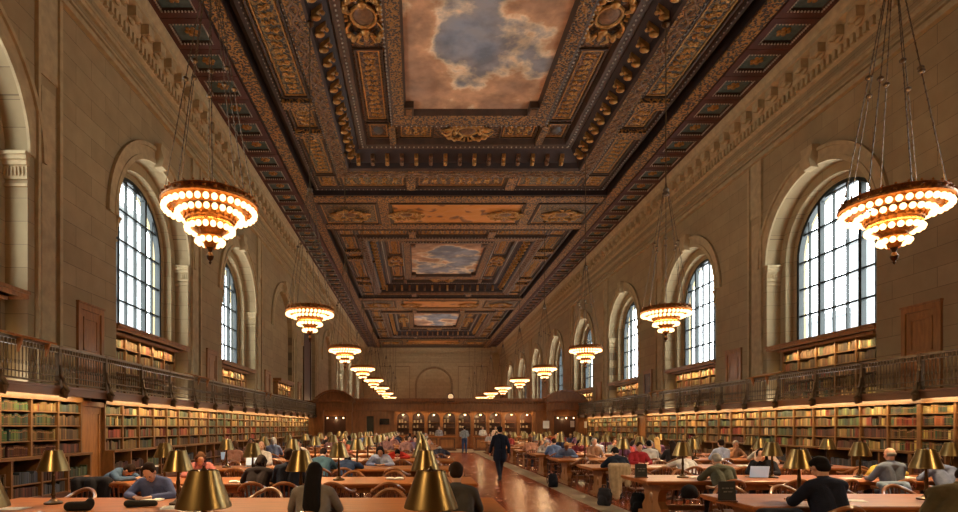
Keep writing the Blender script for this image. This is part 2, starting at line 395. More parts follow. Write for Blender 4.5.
# ------------------------------------------------------------------ walls with arched bays
HW, HI, HG = 2.8, 2.45, 2.25          # outer opening, inner reveal, glass half widths
ZS = 8.35                              # spring line
BLIND = {-1: (3, 4, 5), 1: ()}
NA = 28
def arch(hw, n=NA, zs=ZS, zb=ZG):
    P = [(-hw, zb), (-hw, zs)]
    P += [(-hw*math.cos(PI*i/n), zs+hw*math.sin(PI*i/n)) for i in range(1, n)]
    return P+[(hw, zs), (hw, zb)]
ZT = 16.6
def wall_side(s):
    w = MB(SIDE(s))
    y = YB
    w.quad((0,YB,0),(0,YE,0),(0,YE,ZG),(0,YB,ZG))
    for k in range(NB):
        yc = BAY0+BAY*k
        w.quad((0,y,ZG),(0,yc-HW,ZG),(0,yc-HW,ZT),(0,y,ZT))
        P = arch(HW)
        for (a, za), (c, zc_) in zip(P[1:-1], P[2:-1]):
            w.quad((0,yc+a,za),(0,yc+c,zc_),(0,yc+c,ZT),(0,yc+a,ZT))
        steps = [(HW, 0), (HW, -.55), (HI, -.55), (HI, -.86), (HG, -.86), (HG, -1.25)]
        if k in BLIND[s]: steps = [(HW, 0), (HW, -.3)]
        for (h0, u0), (h1, u1) in zip(steps, steps[1:]):
            A, B = arch(h0), arch(h1)
            for i in range(len(A)-1):
                w.quad((u0,yc+A[i][0],A[i][1]),(u0,yc+A[i+1][0],A[i+1][1]),(u1,yc+B[i+1][0],B[i+1][1]),(u1,yc+B[i][0],B[i][1]))
        if k in BLIND[s]:
            w.add([(-.3, yc+a, z) for a, z in arch(HW)], [tuple(range(NA+3))])
        else:
            # wall below the window, with its sloping sill
            w.quad((-.88,yc-HI,ZG),(-.88,yc+HI,ZG),(-.88,yc+HI,5.0),(-.88,yc-HI,5.0))
            w.quad((-.88,yc-HI,5.0),(-.88,yc+HI,5.0),(-1.3,yc+HI,5.05),(-1.3,yc-HI,5.05))
        y = yc+HW
    w.quad((0,y,ZG),(0,YE,ZG),(0,YE,ZT),(0,y,ZT))
    wl = struct(w.build('wall_'+SN[s], STONE_S))
    # mouldings that belong to the wall
    t = MB(SIDE(s))
    for k in range(-1, NB):      # recessed strip pilaster lines between the bays
        yp = BAY0+BAY*k+3.05
        t.box(0, .10, yp, yp+.10, ZG, 12.9); t.box(0, .10, yp+.85, yp+.97, ZG, 12.9); t.box(0,.035,yp+.1,yp+.85,10.6,12.9)
        t.box(0, .05, yp+.2, yp+.72, ZG, 10.3)
    for z, h, u in ((12.9, .14, .16), (13.04, .1, .09), (13.2, .06, .12), (13.55, .12, .10), (13.67, .07, .15), (11.9, .05, .05)):
        t.box(0, u, YB, YE, z, z+h) if z > 12 else None
    t.build('string_course', CORNICE, wl)
    # archivolts, keystones, imposts: one trim per bay
    for k in range(NB):
        yc = BAY0+BAY*k
        a = MB(SIDE(s))
        for h0, h1, u in ((HW, HW+.16, .07), (HW+.16, HW+.46, .04), (HW+.46, HW+.58, .11)):
            A, B = arch(h0, zb=ZS), arch(h1, zb=ZS)
            for i in range(1, len(A)-2):
                q = [(yc+A[i][0],A[i][1]),(yc+A[i+1][0],A[i+1][1]),(yc+B[i+1][0],B[i+1][1]),(yc+B[i][0],B[i][1])]
                a.add([(0,)+p for p in q]+[(u,)+p for p in q], [(0,1,2,3),(4,5,6,7),(0,1,5,4),(1,2,6,5),(2,3,7,6),(3,0,4,7)])
        # keystone: tapering scroll block
        zt = ZS+HW
        a.prism([(0,yc-.2,zt-.08),(.3,yc-.2,zt-.02),(.36,yc-.26,zt+.25),(.28,yc-.3,zt+.62),(.2,yc-.31,zt+.68),(0,yc-.31,zt+.68)], (0,.0,0)) if False else None
        for o0, o1 in ((-.30, .30),):
            vs = [(0,yc-.2,zt-.1),(.26,yc-.2,zt-.06),(.36,yc-.24,zt+.2),(.27,yc-.28,zt+.5),(.3,yc-.3,zt+.7),(0,yc-.3,zt+.7)]
            v2 = [(u, 2*yc-y_, z) for u, y_, z in vs]
            a.add(vs+v2, [tuple(range(5,-1,-1)), tuple(range(6,12))]+[(i,(i+1)%6,6+(i+1)%6,6+i) for i in range(6)])
        at = struct(a.build('trim_%d' % (k+1+(0 if s < 0 else NB)), CORNICE))
        # impost capitals in the reveal
        c = MB(SIDE(s))
        if k not in BLIND[s]:
            for sg in (-1, 1):
                e = yc+sg*HW
                for z0, z1, p in ((7.55,7.62,.05),(7.72,8.05,.06),(8.05,8.17,.11),(8.17,8.27,.15),(8.27,8.35,.19)):
                    ya, yb = sorted((e, e-sg*(p)))
                    c.box(-.55-p*.2, .0+p*.4, ya, yb, z0, z1)
                for j in range(6):   # little leaves under the abacus
                    c.ball((-.06-.09*j, e-sg*.07, 7.9), (.03,.03,.12), 6, 4)
            c.build('impost_capital', CORNICE, at)
    # main cornice
    prof = [(0,14.15),(.10,14.2),(.14,14.32),(.14,14.5),(.2,14.55),(.3,14.62),(.32,14.66),(.32,14.98),(.60,15.02),(.64,15.04),(.64,15.2),(.7,15.26),(.74,15.4),(.74,15.56),(0,15.56)]
    c = MB(SIDE(s)); n = len(prof)
    c.add([(u,YB,z) for u, z in prof]+[(u,YE,z) for u, z in prof], [(i, i+1, n+i+1, n+i) for i in range(n-1)])
    ct = struct(c.build('trim_%d' % (20+(s > 0)), CORNICE))
    d = MB(SIDE(s)); m = MB(SIDE(s)); y = 5.
    while y < YE-.6:
        m.box(.30, .60, y, y+.4, 14.66, 14.98); m.ball((.52, y+.2, 14.72), (.11,.18,.12), 8, 5); m.ball((.36, y+.2, 14.62), (.08,.17,.1), 8, 5)
        m.ball((.36, y+.6, 14.86), (.05,.12,.1), 6, 4)
        y += .86
    y = 5.
    while y < YE-.4:
        d.box(.10, .235, y, y+.14, 14.24, 14.54); y += .27
    m.build('modillion_course', CORNICE, ct); d.build('dentil_course', CORNICE, ct)
    return wl
for s in (-1, 1): wall_side(s)

# end wall and wall behind the camera
def blind_arch_wall():
    w = MB(); cx, hw, zs = XC+.35, 3.0, 8.9
    w.quad((XL,YE,0),(cx-hw,YE,0),(cx-hw,YE,ZT),(XL,YE,ZT)); w.quad((cx+hw,YE,0),(XR,YE,0),(XR,YE,ZT),(cx+hw,YE,ZT))
    P = [(cx+a, z) for a, z in arch(hw, zs=zs, zb=0)]
    for (a, za), (c, zc_) in zip(P[1:-1], P[2:-1]): w.quad((a,YE,za),(c,YE,zc_),(c,YE,ZT),(a,YE,ZT))
    for (a, za), (c, zc_) in zip(P[:-1], P[1:]): w.quad((a,YE,za),(c,YE,zc_),(c,YE+.5,zc_),(a,YE+.5,za))
    w.add([(a, YE+.5, z) for a, z in P], [tuple(range(len(P)))])
    wa = w; w = MB()
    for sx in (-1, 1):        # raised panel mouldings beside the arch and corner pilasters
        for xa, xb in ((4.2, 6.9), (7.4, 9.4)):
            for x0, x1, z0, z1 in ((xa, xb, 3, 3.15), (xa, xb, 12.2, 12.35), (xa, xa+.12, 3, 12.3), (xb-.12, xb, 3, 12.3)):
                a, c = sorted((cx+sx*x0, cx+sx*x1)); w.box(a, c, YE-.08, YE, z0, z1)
        a, c = sorted((XC+sx*10.4, XC+sx*11.9)); wa.box(a, c, YE-.6, YE, 0, 14.2)
    tm = w; w = MB()
    for z, h, u in ((12.9,.14,.16),(13.55,.12,.1),(14.15,.2,.14),(14.5,.2,.3),(14.75,.25,.34),(15.02,.2,.6),(15.22,.34,.7)):
        w.box(XL, XR, YE-u, YE, z, z+h)
    for sx in (-1, 1):        # cornice breaks forward round the corner pilasters
        a, c = sorted((XC+sx*10.2, XC+sx*11.9)); w.box(a, c, YE-1.3, YE, 14.75, 15.56)
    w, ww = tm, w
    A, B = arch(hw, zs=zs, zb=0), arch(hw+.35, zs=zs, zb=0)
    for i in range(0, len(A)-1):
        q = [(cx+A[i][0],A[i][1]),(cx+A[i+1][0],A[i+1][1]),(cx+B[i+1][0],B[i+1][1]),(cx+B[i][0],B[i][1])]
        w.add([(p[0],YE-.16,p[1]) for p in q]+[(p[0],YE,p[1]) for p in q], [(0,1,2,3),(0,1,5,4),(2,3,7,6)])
    we = struct(wa.build('wall_end', STONE_E)); ww.build('end_cornice', CORNICE, we); tm.build('panel_moulding', STONE_SHADE, we)
blind_arch_wall()
b = MB(); b.box(XL-1.5, XR+1.5, YB-.3, YB, 0, 17); struct(b.build('wall_back', STONE_E))

# ------------------------------------------------------------------ windows
def window_proto():
    f = MB(); U0, U1 = -1.02, -.92
    def bar(y0, y1, z0, z1, d=0): f.box(U0-d, U1+d, y0, y1, z0, z1)
    def top(o, r=HG): return ZS+math.sqrt(max(0, r*r-o*o))
    zb = 5.05
    for h0, h1 in ((HG-.13, HG+.02),):
        A, B = arch(h0, zb=zb), arch(h1, zb=zb)
        for i in range(len(A)-1):
            q = [A[i], A[i+1], B[i+1], B[i]]
            f.add([(U0-.05,)+p for p in q]+[(U1+.05,)+p for p in q], [(0,1,2,3),(4,5,6,7),(0,1,5,4),(1,2,6,5),(2,3,7,6),(3,0,4,7)])
    for o in (-1.0, 1.0): bar(o-.072, o+.072, zb, top(o), .04)
    for o in (-1.62, -.333, .333, 1.62): bar(o-.025, o+.025, zb, top(o))
    for j in range(6):
        z = zb+.03+1.055*j
        h = HG if z < ZS else math.sqrt(max(.01, HG*HG-(z-ZS)**2))
        w = .034 if j else .06
        bar(-h, h, z-w, z+w, .01)
    g = MB(); P = arch(HG-.02, zb=zb)
    g.add([(-.97, y, z) for y, z in P], [tuple(range(len(P)))])
    return f, g
wf, wg = window_proto()
PROTO_W = {}
nw = 0
for s in (-1, 1):
    wf.T = None
    fm = MB(); gm = MB()
    sg = 1 if s < 0 else -1
    fm.v = [(sg*u, y, z) for u, y, z in wf.v]; fm.f = wf.f; fm.m = wf.m
    gm.v = [(sg*u, y, z) for u, y, z in wg.v]; gm.f = wg.f; gm.m = wg.m
    fme = fm.mesh('window_frame', WFRAME, False); gme = gm.mesh('window_glass', GLASS, False)
    for k in range(NB):
        if k in BLIND[s]: continue
        nw += 1
        o = link('window_%d' % nw, fme); o.location = (XL if s < 0 else XR, BAY0+BAY*k, 0)
        struct(o)
        link('glass', gme, o)
# the tall dark recess on the left wall
b = MB(SIDE(-1)); yc = BAY0+BAY*4
b.box(-.29, -.2, yc-1.5, yc+1.5, ZG, 10.4); b.box(-.22, -.14, yc-1.6, yc-1.4, ZG, 10.5); b.box(-.22, -.14, yc+1.4, yc+1.6, ZG, 10.5)
struct(b.build('door_40', PANELD))

# ------------------------------------------------------------------ ceiling
def ring(mb, X0, X1, Y0, Y1, prof, ky, idx):
    """stepped rectangular coffer: prof = (inset, height, material)"""
    def rect(t, z):
        return [(X0+t, Y0+t*ky, z), (X1-t, Y0+t*ky, z), (X1-t, Y1-t*ky, z), (X0+t, Y1-t*ky, z)]
    for (t0, z0, _), (t1, z1, m) in zip(prof, prof[1:]):
        A, B = rect(t0, ZC+z0), rect(t1, ZC+z1)
        for i in range(4):
            j = (i+1) % 4
            mb.quad(A[i], A[j], B[j], B[i], idx[m])
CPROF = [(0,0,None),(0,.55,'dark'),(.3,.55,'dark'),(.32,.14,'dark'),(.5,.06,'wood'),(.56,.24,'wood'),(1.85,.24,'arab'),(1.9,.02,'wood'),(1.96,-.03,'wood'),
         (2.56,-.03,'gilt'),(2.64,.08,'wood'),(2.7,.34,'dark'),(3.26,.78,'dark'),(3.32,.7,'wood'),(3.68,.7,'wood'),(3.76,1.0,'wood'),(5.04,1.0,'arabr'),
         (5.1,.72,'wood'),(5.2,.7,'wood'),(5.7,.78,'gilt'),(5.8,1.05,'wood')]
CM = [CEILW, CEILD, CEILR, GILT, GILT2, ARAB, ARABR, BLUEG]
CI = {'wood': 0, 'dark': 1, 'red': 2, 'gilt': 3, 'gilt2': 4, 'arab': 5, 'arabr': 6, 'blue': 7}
COFF = [(6.9, 33.9, 1.27, 1), (39.7, 61., 1.0, 2), (66.9, 89.4, 1.0, 3)]
HX = 8.8
base = MB()
def soffit(x0, x1, y0, y1, m, z=0): base.quad((x0,y0,ZC+z),(x1,y0,ZC+z),(x1,y1,ZC+z),(x0,y1,ZC+z), CI[m])
edges = [YB]+[v for c in COFF for v in c[:2]]+[YE]
for i in range(0, len(edges), 2): soffit(XC-HX, XC+HX, edges[i], edges[i+1], 'wood')
for sx in (-1, 1):
    xs = lambda a, c: sorted((XC+sx*a, XC+sx*c))
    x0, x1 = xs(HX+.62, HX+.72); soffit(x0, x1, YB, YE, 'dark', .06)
    x0, x1 = xs(HX, HX+.62); base.box(x0+.03, x1-.03, YB, YE, ZC-.07, ZC+.0, CI['gilt2']); soffit(x0, x1, YB, YE, 'wood')
    y = -8.; 
    while y < YE-.1:
        y1 = min(y+1.6, YE); x0, x1 = xs(HX+.72, 11.25)
        ring(base, x0, x1, y, y1, [(0,.06,None),(.02,0,'red'),(.27,0,'red'),(.30,.04,'red'),(.32,.13,'wood')], 1., CI)
        base.quad((x0+.32,y+.32,ZC+.13),(x1-.32,y+.32,ZC+.13),(x1-.32,y1-.32,ZC+.13),(x0+.32,y1-.32,ZC+.13), CI['blue'])
        y += 1.6
base.box(XL-1.4, XR+1.4, YB-.3, YE+.6, 16.95, 17.1, CI['dark'])
ceil = struct(base.build('ceiling', CM, smooth=False))
# rosettes in the side coffers (the ones in view) and their bead edging
rm = MB(); rm.lathe((0,0,0), [(.02,-.12),(.09,-.1),(.12,-.03),(.12,0)], 10)
for k in range(6):
    a = PI*k/3; rm.ball((.17*math.cos(a), .17*math.sin(a), -.03), (.085,.085,.04), 6, 4)
rme = rm.mesh('rosette', GOLD)
bd = MB(); nros = 0
for sx in (-1, 1):
    for k in range(14, 67):
        yc = -8+1.6*k+.8; xc_ = XC+sx*(HX+.72+11.25)/2
        if nros < 99 and k < 63: o = link('rosette', rme, ceil); o.location = (xc_, yc, ZC+.13); nros += 1
        hx_ = (11.25-HX-.72)/2-.3
        if k < 48:
            for j in range(11):
                t = -1+2*j/10
                for px, py in ((t*hx_, -.5), (t*hx_, .5), (-hx_, t*.5), (hx_, t*.5)): bd.ball((xc_+px, yc+py, ZC+.01), .04, 5, 3)
bd.build('bead_edging', BEAD, ceil)
def frame(mb, x0, x1, y0, y1, z, w=.09, h=.07, m=0):
    mb.box(x0, x1, y0, y0+w, z-h, z, m); mb.box(x0, x1, y1-w, y1, z-h, z, m); mb.box(x0, x0+w, y0+w, y1-w, z-h, z, m); mb.box(x1-w, x1, y0+w, y1-w, z-h, z, m)
def panel(x0, x1, y0, y1, z, patch, medallion=False, relief=True):
    p = MB(); frame(p, x0+.06, x1-.06, y0+.06, y1-.06, z, .07, .09, 0); frame(p, x0+.2, x1-.2, y0+.2, y1-.2, z, .05, .05, 1)
    p.quad((x0+.27,y0+.27,z-.02),(x1-.27,y0+.27,z-.02),(x1-.27,y1-.27,z-.02),(x0+.27,y1-.27,z-.02), 2)
    cx, cy = (x0+x1)/2, (y0+y1)/2; lx, ly = (x1-x0)/2-.3, (y1-y0)/2-.3
    if medallion:
        p.ball((cx, cy, z-.03), (lx*.85, ly*.7, .06), 14, 6, 3)
    elif relief:     # scrolls in low relief along the panel
        L = max(lx, ly); W = min(lx, ly); n = max(1, int(L/W*.9))
        for j in range(-n, n+1):
            d = j*L/(n+.6)
            for sg in (-1, 1):
                c = (cx+(d if lx > ly else sg*W*.4), cy+(d if lx <= ly else sg*W*.4), z-.04)
                pts = []
                for q in range(9):
                    a = q*PI*.24*sg+j; rr = W*.36*(1-q/11)
                    pts.append((c[0]+rr*math.cos(a), c[1]+rr*math.sin(a), c[2]))
                p.tube(pts, [.05-.003*q for q in range(9)], 5, 1)
            p.ball((cx+(d if lx > ly else 0), cy+(d if lx <= ly else 0), z-.05), (W*.16, W*.16, .06), 7, 4, 1)
    return p.build('panel', [CEILW, GOLD, patch, SLATE], ceil)
def cartouche(cx, cy, z, rot, size=1., mats=None):
    p = MB()
    p.ball((0,0,-.02), (.42,.5,.14), 16, 8, 1)
    p.tube([(.48*math.cos(a*PI/10), .57*math.sin(a*PI/10), -.06) for a in range(20)], .07, 6, 0, True)
    for sx in (-1, 1):
        for sy in (-1, 1):   # scrolls and outstretched leaf-like wings
            p.tube([(sx*.5, sy*.2, -.1), (sx*.72, sy*.45, -.16), (sx*.66, sy*.8, -.18), (sx*.4, sy*1.0, -.16), (sx*.2, sy*.86, -.1)], [.05,.1,.11,.08,.04], 6)
            p.tube([(sx*.2, sy*.9, -.1), (sx*.36, sy*1.25, -.15), (sx*.14, sy*1.5, -.1)], [.08,.07,.03], 6)
            p.ball((sx*.62, sy*.72, -.24), (.13,.13,.13), 8, 5); p.ball((sx*.5, sy*1.02, -.2), (.12,.2,.12), 8, 5)
            p.tube([(sx*.6, sy*.1, -.1), (sx*.9, sy*.12, -.16), (sx*.98, sy*.36, -.1), (sx*.84, sy*.4, -.06)], [.06,.07,.05,.02], 6)
    for sy in (-1, 1): p.ball((0, sy*.72, -.15), (.2,.16,.14), 8, 5); p.ball((0, sy*1.1, -.08), (.12,.28,.09), 8, 5)
    o = p.build('cartouche', [GOLD, GOLDD], ceil); o.location = (cx, cy, z); o.rotation_euler = (0, 0, rot); o.scale = (size,)*3
    return o
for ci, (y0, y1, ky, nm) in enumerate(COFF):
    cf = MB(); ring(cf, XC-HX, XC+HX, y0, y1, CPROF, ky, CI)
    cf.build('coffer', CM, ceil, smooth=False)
    X0, X1 = XC-HX, XC+HX
    mu = MB(); t = 5.78
    mu.quad((X0+t,y0+t*ky,ZC+1.04),(X1-t,y0+t*ky,ZC+1.04),(X1-t,y1-t*ky,ZC+1.04),(X0+t,y1-t*ky,ZC+1.04))
    mu.build('mural', mural_mat('painted_clouds_%d' % nm, (3.1, 9.4, 17.7)[ci], (20.5, 50.3, 78.)[ci]), ceil)
    # notched corners of the mural frame
    nb = MB()
    for a in (0, 1):
        for c in (0, 1):
            xx = X0+t-.05 if a == 0 else X1-t+.05; yy = y0+t*ky-.05 if c == 0 else y1-t*ky+.05
            sx, sy = (1 if a == 0 else -1), (1 if c == 0 else -1)
            xa, xb = sorted((xx, xx+sx*.42)); ya, yb = sorted((yy, yy+sy*.7)); nb.box(xa, xb, ya, yb, ZC+.74, ZC+1.03)
            nb.box(xa+.08, xb-.08, ya+.1, yb-.1, ZC+.7, ZC+.74, 1)
    nb.build('corner_block', [CEILW, GOLDD], ceil)
    # console frieze, bead courses, guilloche knobs
    co = MB(); be = MB(); kn = MB()
    def along(n_, fn):
        pass
    vis0 = max(y0, 14.)
    tx = 2.98
    def console(x, y, dx, dy, k):
        # bracket with a scroll, projecting from the cove; (dx, dy) points to the mural
        c = Vector((x, y, ZC)); n = Vector((dx, dy, 0)); l = Vector((-dy, dx, 0)); pts = []
        for a, z in ((-.26,.14),(.1,.46),(.1,.62),(-.26,.38)):
            for w in (-.1, .1): pts.append(c+n*a+l*w+Vector((0,0,z)))
        co.add(pts, [(0,2,3,1),(2,4,5,3),(4,6,7,5),(6,0,1,7),(0,6,4,2),(1,3,5,7)], k % 2)
        co.ball(c-n*.12+Vector((0,0,.2)), (.11+.08*abs(dx), .11+.08*abs(dy), .11), 8, 5, k % 2); co.ball(c+n*.12+Vector((0,0,.36)), (.09,.09,.07), 7, 4, k % 2)
    k = 0; y = vis0+.4
    while y < y1-tx*ky:
        for x, dx in ((X0+tx, 1), (X1-tx, -1)):
            if y > y0+tx*ky: console(x, y, dx, 0, 0)
        y += .84
    x = X0+tx+.2; k = 0
    while x < X1-tx-.1:
        console(x, y1-tx*ky, 0, -1, k); k += 1
        if ci: console(x, y0+tx*ky, 0, 1, k)
        x += .77
    for tt, zz, r in ((3.5, .68, .045), (5.08, .71, .045), (1.9, .0, .03), (.52, .06, .03)):
        y = max(vis0, y0+tt*ky)
        while y < y1-tt*ky:
            be.ball((X0+tt, y, ZC+zz), r, 5, 3); be.ball((X1-tt, y, ZC+zz), r, 5, 3); y += .24
        x = X0+tt
        while x < X1-tt:
            be.ball((x, y1-tt*ky, ZC+zz), r, 5, 3)
            if ci: be.ball((x, y0+tt*ky, ZC+zz), r, 5, 3)
            x += .24
    for ph in (0, PI):
        st = .17; pts = []
        def band(n_): pass
        P0 = []; tt = 2.26; ya_, yb_ = max(vis0, y0+tt*ky), y1-tt*ky
        n1 = int((yb_-ya_)/st); n2 = int((X1-X0-2*tt)/st)
        for i in range(n1+1): P0.append((X0+tt+.17*math.sin(i*.85+ph), ya_+(yb_-ya_)*i/n1, ZC-.05))
        for i in range(1, n2): P0.append((X0+tt+(X1-X0-2*tt)*i/n2, yb_+.2*math.sin(i*.85+ph), ZC-.05))
        for i in range(n1+1): P0.append((X1-tt+.17*math.sin(i*.85+ph), yb_-(yb_-ya_)*i/n1, ZC-.05))
        kn.tube(P0, .05, 5)
    kn.build('guilloche', GOLDD, ceil)
    co.build('console_frieze', [GOLD, GOLDD, CEILW], ceil); be.build('bead_course', BEAD, ceil)
    # outer panels: along the sides
    L = y1-y0; ta, tb = .58, 1.84
    ym = (y0+y1)/2; rb = [y0+1.9*ky, ym-6.6*L/27, ym-4.1*L/27, ym+4.1*L/27, ym+6.6*L/27, y1-1.9*ky]
    ribs = MB()
    for sx in (-1, 1):
        xa, xb = sorted((XC+sx*(HX-ta), XC+sx*(HX-tb)))
        for i in range(5):
            ya, yb = rb[i]+(.3 if i else 0), rb[i+1]-(.3 if i < 4 else 0)
            if yb < 12: continue
            panel(xa, xb, ya, yb, ZC+.23, ARAB if i != 1 and i != 3 else GILT2, i in (0, 4) and False)
            if i < 4: ribs.box(xa-.02, xb+.02, rb[i+1]-.3, rb[i+1]+.3, ZC-.01, ZC+.24)
    # far and near sides
    rx = [XC-HX+1.9, XC-2.85, XC+2.85, XC+HX-1.9]
    for yy, go in ((y1, True), (y0, ci > 0)):
        if not go: continue
        sy = -1 if yy == y1 else 1
        ya, yb = sorted((yy+sy*ta*ky, yy+sy*tb*ky))
        for i in range(3):
            panel(rx[i]+(.25 if i else 0), rx[i+1]-(.25 if i < 2 else 0), ya, yb, ZC+.23, ARAB if i != 1 else ARABR)
            if i < 2: ribs.box(rx[i+1]-.25, rx[i+1]+.25, ya-.02, yb+.02, ZC-.01, ZC+.24)
        for sx in (-1, 1):    # corner panels
            xa, xb = sorted((XC+sx*(HX-ta), XC+sx*(HX-tb)))
            panel(xa, xb, ya, yb, ZC+.23, GILT2)
    ribs.build('cross_rib', GILT2, ceil)
    # inner panels round the mural with roundel cartouches
    ta, tb = 3.78, 5.02
    ia = MB()
    for sx in (-1, 1):
        xa, xb = sorted((XC+sx*(HX-ta), XC+sx*(HX-tb)))
        yl, yh = y0+5.1*ky, y1-5.1*ky
        if ym-1.9 > 12: panel(xa, xb, yl, ym-1.7, ZC+.99, ARABR)
        panel(xa, xb, ym+1.7, yh, ZC+.99, ARABR); cartouche((xa+xb)/2, ym, ZC+.98, 0, .95)
        for yy in ((y1,) if ci == 0 else (y0, y1)):
            sy = -1 if yy == y1 else 1
            ya, yb = sorted((yy+sy*ta*ky, yy+sy*tb*ky)); panel(xa, xb, ya, yb, ZC+.99, ARABR, True)
    for yy in ((y1,) if ci == 0 else (y0, y1)):
        sy = -1 if yy == y1 else 1
        ya, yb = sorted((yy+sy*ta*ky, yy+sy*tb*ky)); 
        panel(XC-3.5, XC-1.6, ya, yb, ZC+.99, ARABR); panel(XC+1.6, XC+3.5, ya, yb, ZC+.99, ARABR)
        cartouche(XC, (ya+yb)/2, ZC+.97, PI/2, .85)
        db = MB()
        for xx in (XC-3.72, XC+3.72): db.box(xx-.16, xx+.16, ya-.1, yb+.1, ZC+.66, ZC+1.0)
        db.build('bead_block', GILT, ceil)
# the panelled bands between the coffers
for y0, y1 in ((33.9, 39.7), (61., 66.9), (89.4, 96.)):
    p = MB()
    for yy in (y0+.15, y1-.95): p.box(XC-HX+.05, XC+HX-.05, yy, yy+.8, ZC-.06, ZC)
    for xx in (XC-4.6, XC+4.6): p.box(xx-.3, xx+.3, y0+.95, y1-.95, ZC-.05, ZC)
    p.build('gilded_band', GILT2, ceil)
    panel(XC-4.25, XC+4.25, y0+1.1, y1-1.1, ZC-.0, GOLDP, relief=False)
    for sx in (-1, 1):
        cartouche(XC+sx*3.2, (y0+y1)/2, ZC-.03, PI/2, .8)
        xa, xb = sorted((XC+sx*4.95, XC+sx*(HX-.1))); panel(xa, xb, y0+1.1, y1-1.1, ZC, ARAB, relief=False); cartouche((xa+xb)/2, (y0+y1)/2, ZC-.02, PI/2, .9)
